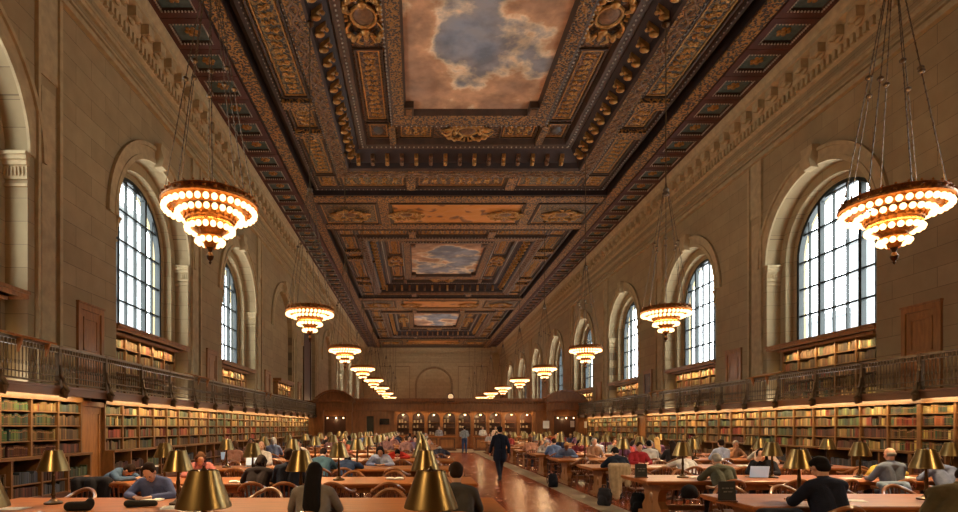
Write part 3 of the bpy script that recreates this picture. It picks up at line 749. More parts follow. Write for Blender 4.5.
# ------------------------------------------------------------------ gallery, railings, gallery doors
UG = .98          # gallery width from wall to railing (per side)
UGS = {-1: .95, 1: 1.2}
YG0, YG1 = 4., 48.5
for s in (-1, 1):
    ug = UGS[s]; T = SIDE(s)
    g = MB(T); g.box(0, ug+.02, YG0, YG1, ZG-.1, ZG); gl = struct(g.build('gallery', PANELD))
    f = MB(T); f.box(ug-.02, ug+.1, YG0, YG1, ZG-.18, ZG+.01); f.box(ug+.1, ug+.13, YG0, YG1, ZG-.05, ZG); f.box(ug+.03, ug+.115, YG0, YG1, ZG-.22, ZG-.18)
    f.build('fascia', wood('fascia_oak', (104,66,38), .4, .2, (4,.6,4), 2.), gl)
    # railing: posts with scroll feet, handrail, one baluster panel per span
    r = thing('gallery_railing', 'dark bronze balustrade along the %s hand gallery above the bookcases' % SN[s], 'railing', (0,0,0))
    h = MB(T); h.box(ug+.0, ug+.1, YG0, YG1, ZG+.88, ZG+.94); h.box(ug+.02, ug+.08, YG0, YG1, ZG+.77, ZG+.79); h.build('handrail', M('handrail_bronze', (112,98,82), .35, .6, .2, 8), r)
    h = MB(T); h.box(ug+.02, ug+.08, YG0, YG1, ZG+.06, ZG+.1); h.box(ug+.02, ug+.08, YG0, YG1, ZG+.22, ZG+.24); h.build('bottom_rail', IRON, r)
    ys = []; y = 13.4-2.*4 if s < 0 else 14.85-1.95*5
    step = 2. if s < 0 else 1.95
    while y < YG1: ys.append(y); y += step
    pm = MB(); u0 = ug+.05
    sgn = 1 if s < 0 else -1
    pm.cbox((0,0,.47), (.085,.085,.94)); pm.cbox((0,0,.92), (.12,.12,.06)); pm.cbox((0,0,.1), (.12,.12,.2))
    pm.tube([(sgn*.05,0,.5),(sgn*.09,0,.2),(sgn*.15,0,.02),(sgn*.2,0,-.12),(sgn*.15,0,-.24),(sgn*.07,0,-.22),(sgn*.08,0,-.12)], [.03,.035,.05,.07,.075,.06,.04], 8)
    pm.ball((sgn*.13,0,-.13), (.09,.07,.11), 8, 6)
    pme = pm.mesh('post', IRON)
    bm = MB(); n = 17
    for j in range(1, n+1):
        yy = j*step/(n+1); bm.cyl((0,yy,.08), (0,yy,.78), .0125, n=5, cap=False); bm.ball((0,yy,.42), (.026,.026,.06), 5, 4); 
        bm.cyl((0,yy+step/(n+1)/2,.79), (0,yy+step/(n+1)/2,.88), .03, n=5, cap=False)
    bme = bm.mesh('baluster_panel', IRON)
    for y in ys:
        o = link('post', pme, r); o.location = T(u0, y, ZG)
        o = link('baluster_panel', bme, r); o.location = T(u0, y, ZG)
    # small sloping reading shelves on brackets against the railing
    for yc, lb in ((12.4, 'by the big near arch'), (22.2, 'under the first window'), (31.9, 'before the second tall window')):
        if s > 0 and yc < 20: continue
        yc -= .5 if s > 0 else 0
        t = thing('reading_shelf', 'sloping wooden book rest on the %s gallery railing, %s' % (SN[s], lb if s < 0 else {21.7: 'beside the brightest window', 31.4: 'beside the second bright window'}[yc]), 'shelf', T(0,0,0))
        t.location = (0,0,0)
        a = MB(T); zz = ZG+.9; a.add([(ug-.3,yc-.7,zz+.16),(ug+.2,yc-.7,zz+.02),(ug+.2,yc+.7,zz+.02),(ug-.3,yc+.7,zz+.16),(ug-.3,yc-.7,zz+.2),(ug+.22,yc-.7,zz+.06),(ug+.22,yc+.7,zz+.06),(ug-.3,yc+.7,zz+.2)],
              [(3,2,1,0),(4,5,6,7),(0,1,5,4),(1,2,6,5),(2,3,7,6),(3,0,4,7)]); a.build('top', DOORW, t)
        for d in (-.45, .45):
            a = MB(T); a.prism([(ug+.1,yc+d-.03,zz-.0),(ug+.22,yc+d-.03,zz+.02),(ug+.11,yc+d-.03,zz-.28)], (0,.06,0)); a.build('bracket', DOORW, t)
    # gallery doors, one between each pair of bays
    for k in range(0, 4):
        yc = BAY0+BAY*k+(5.4 if s < 0 else 5.22)
        d = MB(T); d.box(.0, .03, yc-.52, yc+.52, ZG+.02, 5.05)
        for ya, yb, za, zb in ((-.36,.36,3.0,3.75),(-.36,.36,3.9,4.85)):
            frame_ = ((ya,yb,za,za+.06),(ya,yb,zb-.06,zb),(ya,ya+.06,za,zb),(yb-.06,yb,za,zb))
            for a0, a1, z0, z1 in frame_: d.box(.03, .05, yc+a0, yc+a1, z0, z1)
        dm = DOORW if (s, k) != (1, 2) else PANELD
        do = struct(d.build('door_%d' % (k+1+(4 if s > 0 else 0)), dm))
        fr = MB(T); fr.box(0, .07, yc-.64, yc-.5, ZG, 5.04); fr.box(0, .07, yc+.5, yc+.64, ZG, 5.04); fr.box(0, .07, yc-.64, yc+.64, 5.04, 5.2); fr.box(0, .10, yc-.66, yc+.66, 5.2, 5.25); fr.build('door_frame', DOORW, do)
        hh = MB(T); hh.ball((.12, yc-.4, 3.75), (.03,.03,.03), 8, 5); hh.cyl((.05,yc-.4,3.75), (.12,yc-.4,3.75), .012, n=6); hh.build('door_handle', BRASS, do)

# ------------------------------------------------------------------ bookcases
BOOKS = MB(); BOOKC = []                 # the uncounted mass of far books: one mesh, one colour per book
NEAR = []                                # slots of the nearest books: individual things
PAL = {
 'drab': [(96,74,44),(84,62,38),(110,86,50),(72,54,36),(62,46,34),(104,84,56)],
 'wine': [(74,40,32),(64,38,32),(86,48,36),(58,40,34),(70,52,40)],
 'mix': [(140,116,66),(110,50,38),(84,92,62),(156,132,84),(62,66,54),(124,72,46),(100,86,56),(170,148,104),(58,74,62),(100,68,44),(74,64,46),(82,84,62)],
 'red': [(124,44,34),(132,62,42),(104,44,36),(150,120,74)],
 'tan': [(150,122,74),(138,108,62),(162,136,90),(122,92,54),(104,56,42),(130,106,70),(96,96,64)],
 'green': [(70,84,58),(60,76,62),(90,98,64),(80,72,50),(54,60,58)],
 'blue': [(58,66,78),(52,58,66),(66,62,60)],
}
CN = {'drab': 'drab tan', 'wine': 'dark maroon', 'mix': 'mixed cloth', 'red': 'dull red', 'tan': 'pale tan', 'green': 'dark green', 'blue': 'slate blue'}
rb = random.Random(11)
def fill(T, u, y0, y1, z, h, pal, lean=False, near=None):
    y = y0+.012
    pr = PAL[pal]; run = 0; c = rb.choice(pr); bh = h*.8
    while True:
        if run <= 0: run = rb.choice((1, 1, 1, 2, 2, 3, 5)); c = rb.choice(pr); bh = h*rb.uniform(.66, .9); w0 = rb.uniform(.034, .066)
        w = w0*rb.uniform(.88, 1.12); run -= 1; bh = min(h*.93, bh*rb.uniform(.96, 1.04))
        if y+w > y1-.012: break
        if rb.random() < .015: y += rb.uniform(.05, .12); run = 0; continue
        d = rb.uniform(.17, .21); br_ = rb.uniform(.68, 1.2); cc = tuple(max(0, min(255, int(v*br_*rb.uniform(.94, 1.06)))) for v in c)
        if near is not None: NEAR.append((T, u, y, z, w-.003, d, bh, cc, near))
        else:
            BOOKS.T = T; BOOKS.box(u-d, u+rb.uniform(-.012, .004), y, y+w-.003, z, z+bh); BOOKC.append(cc)
        y += w
BK = {}
def bookcase_lower(s, k, ya, yb, ncol):
    T = SIDE(s); D = .42
    first = {0: 'nearest', 1: 'second', 2: 'third', 3: 'fourth'}[k]
    t = thing('bookcase', 'long oak bookcase under the %s gallery, %s from the near end, full of bound volumes' % (SN[s], first), 'bookcase', (0,0,0), 0, None)
    w = (yb-ya)/ncol
    m = MB(T); m.box(.02, .05, ya, yb, .0, 2.44); m.build('back', SHELFB, t)
    for j in range(ncol+1):
        y = min(max(ya+j*w, ya+.032), yb-.032); m = MB(T); m.box(.05, D+.02, y-.03, y+.03, 1.06, 2.4); m.build('upright', SHELFW, t)
        m = MB(T); m.box(.05, D+.27, y-.03, y+.03, .12, 1.0); m.build('base_upright', SHELFW, t)
    for z in (1.06, 1.42, 1.78, 2.12):
        m = MB(T); m.box(.05, D, ya, yb, z-.03, z); m.build('shelf', SHELFW, t)
    for z in (.14, .46, .78):
        if z < .7: m = MB(T); m.box(.05, D+.25, ya, yb, z-.03, z); m.build('shelf', SHELFW, t)
    m = MB(T); m.box(.05, D+.3, ya, yb, 1.0, 1.06); m.build('ledge', SHELFW, t)
    m = MB(T); m.box(.05, D+.26, ya, yb, 0, .11); m.build('plinth', PANELD, t)
    m = MB(T); m.box(.05, D+.06, ya, yb, 2.39, 2.59); m.build('cornice', SHELFW, t)
    m = MB(T); m.box(D+.28, D+.31, ya+.1, yb-.1, 2.545, 2.575); m.build('light_tube', STRIP, t)
    BK[(s, k)] = t
    for j in range(ncol):
        y0, y1 = ya+j*w+.03, ya+(j+1)*w-.03
        for r, (z, h) in enumerate(((1.06,.33),(1.42,.33),(1.78,.31),(2.12,.25))):  # upper rows lean to tan covers, lamp glow put into the book colours
            if s < 0 and k == 0: pal = ('wine','drab','drab','tan')[r] if rb.random() < .75 else 'green'
            else: pal = rb.choice(('mix','mix','mix','drab','red','green','wine') if r < 2 else ('tan','mix','mix','tan','green'))
            yr = (y0+y1)/2
            nr = None
            if (s < 0 and 12. < yr < 15. and k == 0) or (s > 0 and 14.4 < yr < 17.3): nr = (s, k, j, r)
            fill(T, D-.03, y0, y1, z, h, pal, near=nr)
        for z, h in ((.14,.29),(.46,.5)):
            fill(T, D+.2, y0, y1, z, h*(1 if z < .3 else .62), rb.choice(('wine','drab','wine','blue','green')))
def door_panel(s, k, ya, yb):
    T = SIDE(s); m = MB(T); m.box(.0, .34, ya, yb, 0, 2.44)
    for a0, a1, z0, z1 in ((.12,-.12,.2,.26),(.12,-.12,2.1,2.16),(.12,None,.2,2.16),(None,-.12,.2,2.16)):
        y0 = ya+a0 if a0 is not None else yb-.18; y1 = yb+a1 if a1 is not None else ya+.18
        m.box(.34, .37, y0, y1, z0, z1)
    m.box(.3, .42, ya, yb, 2.3, 2.44)
    struct(m.build('door_%d' % (20+k+(5 if s > 0 else 0)), DOORW))
SEGS = {-1: [(6.3, 15.3, 9), (16.4, 26.6, 10), (26.6, 36.8, 10), (36.8, 47., 10)], 1: [(6.3, 15.84, 9), (15.84, 25.38, 9), (25.38, 34.9, 9), (36.1, 47., 11)]}
for s in (-1, 1):
    for kk, (a, e, nc) in enumerate(SEGS[s]): bookcase_lower(s, kk, a, e, nc)
door_panel(-1, 0, 15.3, 16.4); door_panel(1, 2, 34.9, 36.1)
# niche bookcases under the windows at gallery level
def bookcase_niche(s, k):
    T = SIDE(s); yc = BAY0+BAY*k; u0, u1 = -.86, -.4
    if k in BLIND[s]: u0, u1 = -.28, .1
    wh = {0: 'first', 1: 'second', 2: 'third', 3: 'fourth', 4: 'fifth'}[k]
    t = thing('bookcase', 'lit bookcase set below the %s arch of the %s gallery wall, oak cornice on top' % (wh, SN[s]), 'bookcase', (0,0,0), 0, None)
    ya, yb = yc-HI+.02 if k not in BLIND[s] else yc-1.9, yc+HI-.02 if k not in BLIND[s] else yc+1.9
    m = MB(T); m.box(u0, u0+.03, ya, yb, ZG, 4.82); m.build('back', SHELFB, t)
    n = 5; w = (yb-ya)/n
    for j in range(n+1):
        y = min(max(ya+j*w, ya+.03), yb-.03); m = MB(T); m.box(u0+.03, u1+.02, y-.03, y+.03, ZG, 4.76); m.build('upright', SHELFW, t)
    zs = (2.76, 3.16, 3.56, 3.96, 4.36)
    for z in zs: m = MB(T); m.box(u0+.03, u1, ya, yb, z-.03, z); m.build('shelf', SHELFW, t)
    m = MB(T); hw = HW-.02 if k not in BLIND[s] else 2.0
    m.box(u0, u1+.04, ya, yb, 4.74, 4.82); m.box(u1+.16, u1+.19, ya, yb, 4.73, 4.82); m.box(u0, -.02 if k not in BLIND[s] else u1+.25, yc-(HI-.01 if k not in BLIND[s] else hw), yc+(HI-.01 if k not in BLIND[s] else hw), 4.82, 4.99); 
    if k not in BLIND[s]:
        m.box(-.54, .05, yc-hw, yc+hw, 4.82, 4.92); m.box(-.54, .10, yc-hw, yc+hw, 4.92, 5.0)
    m.build('cornice', DOORW, t)
    m = MB(T); m.box(u1+.12, u1+.15, ya+.1, yb-.1, 4.775, 4.805); m.build('light_tube', STRIP, t)
    for j in range(n):
        for z in zs: fill(T, u1-.03, ya+j*w+.04, ya+(j+1)*w-.04, z, .345, rb.choice(('tan','mix','tan','mix','drab')))
for s in (-1, 1):
    for k in range(0, 4 if s < 0 else 5): bookcase_niche(s, k)

def color_mat():
    m = bpy.data.materials.new('book_cloth'); m.use_nodes = True; nt = m.node_tree; b = nt.nodes['Principled BSDF']; b.inputs['Roughness'].default_value = .7
    a = nt.nodes.new('ShaderNodeAttribute'); a.attribute_name = 'cover'
    nt.links.new(a.outputs['Color'], b.inputs['Base Color']); return m
bo = BOOKS.build('shelved_books', color_mat(), None, smooth=False)
ca = bo.data.color_attributes.new('cover', 'FLOAT_COLOR', 'CORNER')
buf = []
for c in BOOKC: buf += (list(lin(c))+[1.])*24
ca.data.foreach_set('color', buf)
tag(bo, 'massed rows of bound books filling the long oak bookcases on both sides', 'books', None, 'stuff')
# the nearest books, each a thing
def book_mesh(band):
    m = MB(); m.box(-1, 0, 0, 1, 0, 1)       # cover block; spine faces +x
    me = m.mesh('book', [cloth((120,90,60))], False); return me
def book_proto():
    m = MB(); m.box(-1,.0,0,.09,0,1,0); m.box(-1,0,.91,1,0,1,0); m.box(-.06,0,.09,.91,0,1,0); m.box(-.97,-.06,.09,.91,.02,.98,1)
    m.box(0,.012,.04,.96,.76,.86,2); m.box(0,.012,.04,.96,.14,.17,2)
    return m.mesh('book', [cloth((120,90,60)), PAPER, GOLDD], False)
bme = book_proto()
NEAR = NEAR[:]
lw = [x for x in NEAR if x[8][0] < 0]; rw = [x for x in NEAR if x[8][0] > 0]
lw.sort(key=lambda x: x[2]); rw.sort(key=lambda x: x[2])
keep = lw[:150]+rw[:300-min(150, len(lw))]
rest = lw[150:]+rw[300-min(150, len(lw)):]
B2 = MB(); C2 = []
for (T, u, y, z, w, d, h, c, nr) in rest:
    B2.T = T; B2.box(u-d, u, y, y+w, z, z+h); C2.append(c)
if C2:   # join into the mass
    me2 = bo.data; nv = len(BOOKS.v)
    allm = MB(); allm.v = BOOKS.v+B2.v; allm.f = BOOKS.f+[tuple(i+nv for i in f) for f in B2.f]; allm.m = BOOKS.m+B2.m
    nm = allm.mesh('shelved_books', me2.materials[0], False); ca = nm.color_attributes.new('cover', 'FLOAT_COLOR', 'CORNER')
    buf = []
    for c in BOOKC+C2: buf += (list(lin(c))+[1.])*24
    ca.data.foreach_set('color', buf); bo.data = nm
RN = {0: 'lowest', 1: 'second lowest', 2: 'second highest', 3: 'top'}
def hue(c):
    r, g, b_ = c; mx = max(c)
    if r > g*1.45: return 'red' if mx > 100 else 'dark maroon'
    if g > r*1.02: return 'dark green'
    if b_ > r: return 'slate blue'
    return 'pale tan' if mx > 150 else ('tan' if mx > 105 else 'drab brown')
qm = {}
for (T, u, y, z, w, d, h, c, (s, k, j, r)) in keep:
    q = tuple(int(round(v/14)*14) for v in c)
    o = link('book', bme); o.location = T(u, y if s < 0 else y+w, z); o.scale = (d, w, h)
    o.rotation_euler = (0, 0, 0 if s < 0 else PI)
    for i, sl in enumerate(o.material_slots):
        if i == 0: sl.link = 'OBJECT'; sl.material = cloth(q)
    col = '%s column' % ORD[j]
    g = '%s books, %s tall shelf, %s, %s %s bookcase' % (hue(q), RN[r], col, ('nearest', 'second')[k], SN[s])
    tag(o, '%s book on %s tall shelf, %s of %s %s bookcase' % (hue(q), RN[r], col, ('nearest', 'second')[k], SN[s]), 'book', g)
# ------------------------------------------------------------------ chandeliers
CX = {-1: XC-6.15, 1: XC+6.03}; ZR = 5.58
R1, R2, R3, R4 = .84, .60, .43, .24
def chandelier_proto(full):
    label = 'tiered brass chandelier'
    t = thing('chandelier', label, 'chandelier')
    rim = MB()
    # pierced rim: two hoops joined by a band of scrolls
    rim.lathe((0,0,0), [(.86,.09),(.90,.09),(.91,.11),(.91,.13),(.88,.14),(.86,.13),(.86,.09)], 40, cap=False)
    rim.lathe((0,0,0), [(.82,.22),(.85,.22),(.865,.24),(.84,.26),(.81,.25),(.82,.22)], 40, cap=False)
    rim.lathe((0,0,0), [(.885,.13),(.84,.22)], 40, cap=False)
    n = 28
    for k in range(n):
        a = 2*PI*k/n; c, s_ = math.cos(a), math.sin(a)
        rim.ball((.87*c, .87*s_, .175), (.045,.045,.04), 6, 4); rim.ball((.84*c, .84*s_, .275), (.02,.02,.03), 5, 4)
    rim.build('rim', CHBRASS, t)
    dish = MB()
    dish.lathe((0,0,0), [(.86,.12),(.80,.08),(.70,.04),(.62,.02),(.56,.0)], 40, cap=False)
    for k in range(24):
        a = 2*PI*k/24; dish.ball((.74*math.cos(a), .74*math.sin(a), .05), (.05,.05,.04), 6, 4)
    dish.build('dish', CHBRASS, t)
    drum = MB()
    drum.lathe((0,0,0), [(.50,-.06),(.54,-.04),(.52,.0),(.47,.02),(.45,-.06),(.46,-.22),(.43,-.25),(.50,-.06)], 32, cap=False)
    drum.lathe((0,0,0), [(.40,-.30),(.42,-.28),(.36,-.36),(.24,-.44),(.22,-.5),(.25,-.52),(.20,-.56),(.13,-.62),(.10,-.72)], 28, cap=False)
    for k in range(20):
        a = 2*PI*k/20; dish_ = (.475*math.cos(a), .475*math.sin(a), -.13); drum.ball(dish_, (.035,.035,.06), 6, 4)
    drum.build('drum', CHBRASS, t)
    fin = MB(); fin.lathe((0,0,-.66), [(.10,0),(.05,-.08),(.03,-.14),(.055,-.17),(.075,-.22),(.055,-.28),(.02,-.31),(.03,-.34),(.005,-.38)], 14); fin.build('finial', BRASSD, t)
    # the bulbs
    rings = ((.84, .03, 36, .057), (R2, -.06, 26, .056), (R3, -.33, 20, .056), (R4, -.56, 12, .055))
    if full:
        for r, z, n, rb_ in rings:
            bm = MB(); bm.ball((0,0,0), (rb_, rb_, rb_*1.12), 10, 7)
            me = bm.mesh('bulb', BULB)
            for k in range(n):
                a = 2*PI*(k+.5)/n; o = link('bulb', me, t); o.location = (r*math.cos(a), r*math.sin(a), z-.04)
    else:
        bm = MB()
        for r, z, n, rb_ in rings:
            for k in range(n):
                a = 2*PI*(k+.5)/n; bm.ball((r*math.cos(a), r*math.sin(a), z-.04), (rb_,rb_,rb_*1.12), 6, 4)
        o = bm.build('bulbs', BULB, t); o['kind'] = 'stuff'
    # chains from the rim to a collar, then one rod to the ceiling
    zc = 4.15/.91; ch = []
    for k in range(8):
        a = 2*PI*(k+.5)/8; m = MB(); p0 = Vector((.82*math.cos(a), .82*math.sin(a), .25)); p1 = Vector((.10*math.cos(a), .10*math.sin(a), zc))
        m.cyl(p0, p1, .0095, n=5)
        N_ = 26
        for j in range(1, N_): m.ball(p0.lerp(p1, j/N_), (.016,.016,.034), 5, 3)
        m.ball(p0.lerp(p1, .52+.05*(k % 2)), (.06,.06,.05), 7, 5)
        m.build('chain', IRON, t)
    m = MB(); m.lathe((0,0,zc-.12), [(.03,0),(.12,.03),(.13,.12),(.08,.18),(.11,.26),(.05,.34),(.03,.5)], 12); m.build('collar', IRON, t)
    m = MB(); m.cyl((0,0,zc+.2), (0,0,(ZC-ZR)/.91+.2), .022, n=6); m.build('rod', IRON, t)
    m = MB(); m.lathe((0,0,(ZC-ZR)/.91-.12), [(.03,0),(.1,.04),(.16,.1),(.16,.18)], 12); m.build('ceiling_rose', BRASSD, t)
    return t
chF = chandelier_proto(True); trF = tree_of(chF)
chS = chandelier_proto(False); trS = tree_of(chS)
usedF = usedS = False
def lamp_light(name, loc, power, col, r=.1):
    l = bpy.data.lights.new(name, 'POINT'); l.energy = power; l.color = col; l.shadow_soft_size = r
    o = bpy.data.objects.new(name, l); COL.objects.link(o); o.location = loc; return o
WARM = (1., .675, .35)
def chand_light(x, y):
    lamp_light('chandelier_light', (x, y, ZR-.05), CH_UP, WARM, .22)
    l = bpy.data.lights.new('chandelier_light', 'SPOT'); l.energy = CH_P; l.color = WARM; l.spot_size = math.radians(178); l.spot_blend = 1.; l.shadow_soft_size = .25
    o = bpy.data.objects.new('chandelier_light', l); COL.objects.link(o); o.location = (x, y, ZR-.95)
for s in (-1, 1):
    for k in range(10):  # the tenth pair is added to brighten the end wall
        y = 10.15+9.35*k; loc = (CX[s], y, ZR)
        full = k < 2
        lb = 'tiered brass chandelier of lit bulbs, %s from the near end of the %s row' % (ORD[k], SN[s])
        if full:
            o = chF if not usedF else dup(chF, tree=trF); usedF = True
        else:
            o = chS if not usedS else dup(chS, tree=trS); usedS = True
        o.location = loc; o.scale = (.91,)*3; tag(o, lb, 'chandelier', 'chandeliers in two rows')
        for dx, dy in ((.0, .0),):
            chand_light(CX[s], y)
chand_light(CX[-1], .8); chand_light(CX[1], .8)

# ------------------------------------------------------------------ tables, lamps, chairs
TZ = .76
TL = [4.0+3.27*n for n in range(11)]; TR = [4.45+3.27*n for n in range(11)]
XT = {-1: (-5.55, 1.05), 1: (4.15, 10.75)}
LX = {-1: (.10, -1.48, -3.06, -4.64), 1: (5.15, 6.85, 8.55, 10.25)}
def table_proto():
    t = thing('reading_table', '', 'table'); W = 6.6; D = 1.34
    m = MB(); m.bbox(-W/2, W/2, -D/2, D/2, .705, TZ, .012); m.box(-W/2+.03, W/2-.03, -D/2+.03, D/2-.03, .685, .705); m.build('tabletop', OAK, t)
    for sx in (-1, 0, 1):     # heavy carved trestle ends
        m = MB(); x = sx*(W/2-.42); w = .11
        m.bbox(x-w, x+w, -.56, .56, 0, .09, .015, 0)
        prof = [(-.40,.09),(-.44,.2),(-.30,.34),(-.34,.5),(-.46,.6),(-.46,.64),(.46,.64),(.46,.6),(.34,.5),(.30,.34),(.44,.2),(.40,.09)]
        m.prism([(x-.075, a, z) for a, z in prof], (.15, 0, 0)); m.bbox(x-w, x+w, -.6, .6, .62, .685, .012)
        m.ball((x, 0, .38), (.105,.15,.17), 12, 8)
        m.build('trestle', OAKD, t)
    for sy in (-1, 1):
        m = MB(); m.box(-W/2+.3, W/2-.3, sy*.5-.02, sy*.5+.02, .58, .69); m.build('apron', OAKD, t)
    m = MB(); m.bbox(-W/2+.45, W/2-.45, -.05, .05, .14, .24, .01); m.build('stretcher', OAKD, t)
    return t
tp = table_proto(); ttr = tree_of(tp); first = True
for s, TY in ((-1, TL), (1, TR)):
    for n, y in enumerate(TY):
        o = tp if first else dup(tp, tree=ttr); first = False
        o.location = ((XT[s][0]+XT[s][1])/2, y, 0)
        tag(o, 'long oak reading table, %s row from the camera, %s of the aisle' % (ORD[n], SN[s]), 'table', 'long reading tables')
def lamp_proto():
    t = thing('table_lamp', '', 'lamp')
    m = MB(); m.lathe((0,0,0), [(.105,0),(.11,.012),(.105,.022),(.085,.03),(.06,.036),(.045,.05),(.028,.065)], 24); m.build('base', BRASSD, t)
    m = MB(); m.lathe((0,0,.06), [(.024,0),(.02,.03),(.03,.05),(.022,.08),(.018,.16),(.026,.2),(.02,.24),(.016,.33),(.024,.36),(.02,.42)], 16)
    m.cyl((0,0,.48), (0,0,.685), .008, n=6); m.build('stem', BRASSD, t)
    m = MB()
    m.lathe((0,0,0), [(.186,.405),(.19,.408),(.188,.418),(.102,.645),(.100,.655),(.094,.655),(.094,.645),(.178,.418),(.186,.405)], 40, cap=False)
    sh = m.build('lamp_shade', BRASS, t)
    m = MB(); m.lathe((0,0,.645), [(.030,.0),(.034,.006),(.024,.014),(.012,.024)], 24, cap=False)
    for k in range(3):
        a = 2*PI*k/3; m.cyl((0,0,.652), (.097*math.cos(a), .097*math.sin(a), .650), .006, n=5)
    m.build('shade_cap', BRASSD, t)
    m = MB(); m.ball((0,0,.50), (.032,.032,.045), 10, 7); m.build('bulb', LAMPB, t)
    m = MB(); m.cyl((.03,0,.44), (.03,0,.36), .003, n=5); m.ball((.03,0,.355), .008, 6, 4); m.build('pull_chain', BRASS, t)
    return t
lp = lamp_proto(); ltr = tree_of(lp); first = True

POSN = ['beside the aisle', 'second from the aisle', 'third from the aisle', 'farthest from the aisle']
for s, TY in ((-1, TL), (1, TR)):
    for n, y in enumerate(TY):
        for j, x in enumerate(LX[s]):
            xx = x+random.uniform(-.03, .03); yy = y+random.uniform(-.04, .04)
            if n == 0 and s > 0: continue
            o = lp if first else dup(lp, tree=ltr); first = False
            o.location = (xx, yy, TZ); o.scale = (1., 1., 1.045); o.rotation_euler = (0, 0, random.uniform(-2, 2))
            tag(o, 'brass shaded lamp %s on the %s table row, %s block' % (POSN[j], ORD[n], SN[s]), 'lamp', 'brass lamps on the %s tables' % SN[s])
            lamp_light('table_lamp_light', (xx, yy, TZ+.47), LAMP_P, WARM, .03)

def chair_parts():
    P = []
    m = MB(); m.bbox(-.23, .23, -.22, .23, .425, .465, .014); m.ball((0,.01,.462), (.19,.19,.012), 14, 5); P.append(('seat', m, CHAIRW))
    for sx in (-1, 1):
        for sy in (-1, 1):
            m = MB(); m.tube([(sx*.18, sy*.17, .43), (sx*.2, sy*.19, .25), (sx*.225, sy*(.225), 0)], [.024,.026,.017], 8); P.append(('leg', m, CHAIRW))
    m = MB()
    for sx in (-1, 1): m.cyl((sx*.2,-.19,.22), (sx*.2,.19,.22), .011, n=6)
    m.cyl((-.2,0,.22), (.2,0,.22), .011, n=6); P.append(('stretcher', m, CHAIRW))
    # bow: arms sweep round the back and rise to a crest
    m = MB(); pts = []; r = []
    for i in range(25):
        a = PI*(1+i/24)   # from -x through -y to +x
        k = math.sin(PI*i/24)
        pts.append((.27*math.cos(a), -.02+.25*math.sin(a), .67+.15*k**2)); r.append(.022+.006*k)
    pts = [(-.26,.18,.665)]+pts+[(.26,.18,.665)]; r = [.028]+r+[.028]
    m.tube(pts, r, 8, flat=1.1); P.append(('bow_rail', m, CHAIRL))
    m = MB()
    for i in range(9):
        a = PI*(1+.1+.8*i/8); k = math.sin(PI*(.1+.8*i/8)); w = .012 if i not in (3,4,5) else .016
        p = Vector((.27*math.cos(a), -.02+.25*math.sin(a), .67+.15*k**2)); q = Vector((.19*math.cos(a), -.02+.19*math.sin(a), .455))
        m.cyl(q, p, w, n=6)
    for sx in (-1, 1): m.tube([(sx*.21,.14,.45), (sx*.25,.15,.56), (sx*.26,.15,.66)], [.014,.018,.014], 6)
    P.append(('spindles', m, CHAIRW))
    return P
cp = thing('captain_chair', '', 'chair')
joined = MB(); jm = [CHAIRW, CHAIRL]
for nme, m, mt in chair_parts():
    m.build(nme, mt, cp)
    joined.add([Vector(v) for v in m.v], m.f, jm.index(mt))
ctr = tree_of(cp)
far_me = joined.mesh('captain_chair', jm)
first = True
XCH = {s: [XT[s][1]-.62-.895*i if s < 0 else XT[s][0]+.62+.895*i for i in range(7)] for s in (-1, 1)}
SEATN = ['at the aisle end'] + [ORD[i]+' seat from the aisle' for i in range(1, 7)]
OCC = {}        # (s, n, side, i) occupied seats, filled from the people list below
CHAIRS = []
def seat(s, n, side, i=None, x=None):
    y = (TL if s < 0 else TR)[n]
    d = .67+.24
    xx = XCH[s][i] if x is None else x
    return (xx, y-d, 0) if side == 'n' else (xx, y+d, PI)
def place_chair(x, y, rz, n, s, label, far):
    global first
    if far:
        o = link('captain_chair', far_me); o.location = (x, y, 0); o.rotation_euler = (0, 0, rz)
    else:
        o = cp if first else dup(cp, tree=ctr); first = False
        o.location = (x, y, 0); o.rotation_euler = (0, 0, rz)
    tag(o, label, 'chair', 'wooden armchairs at the tables')
    return o
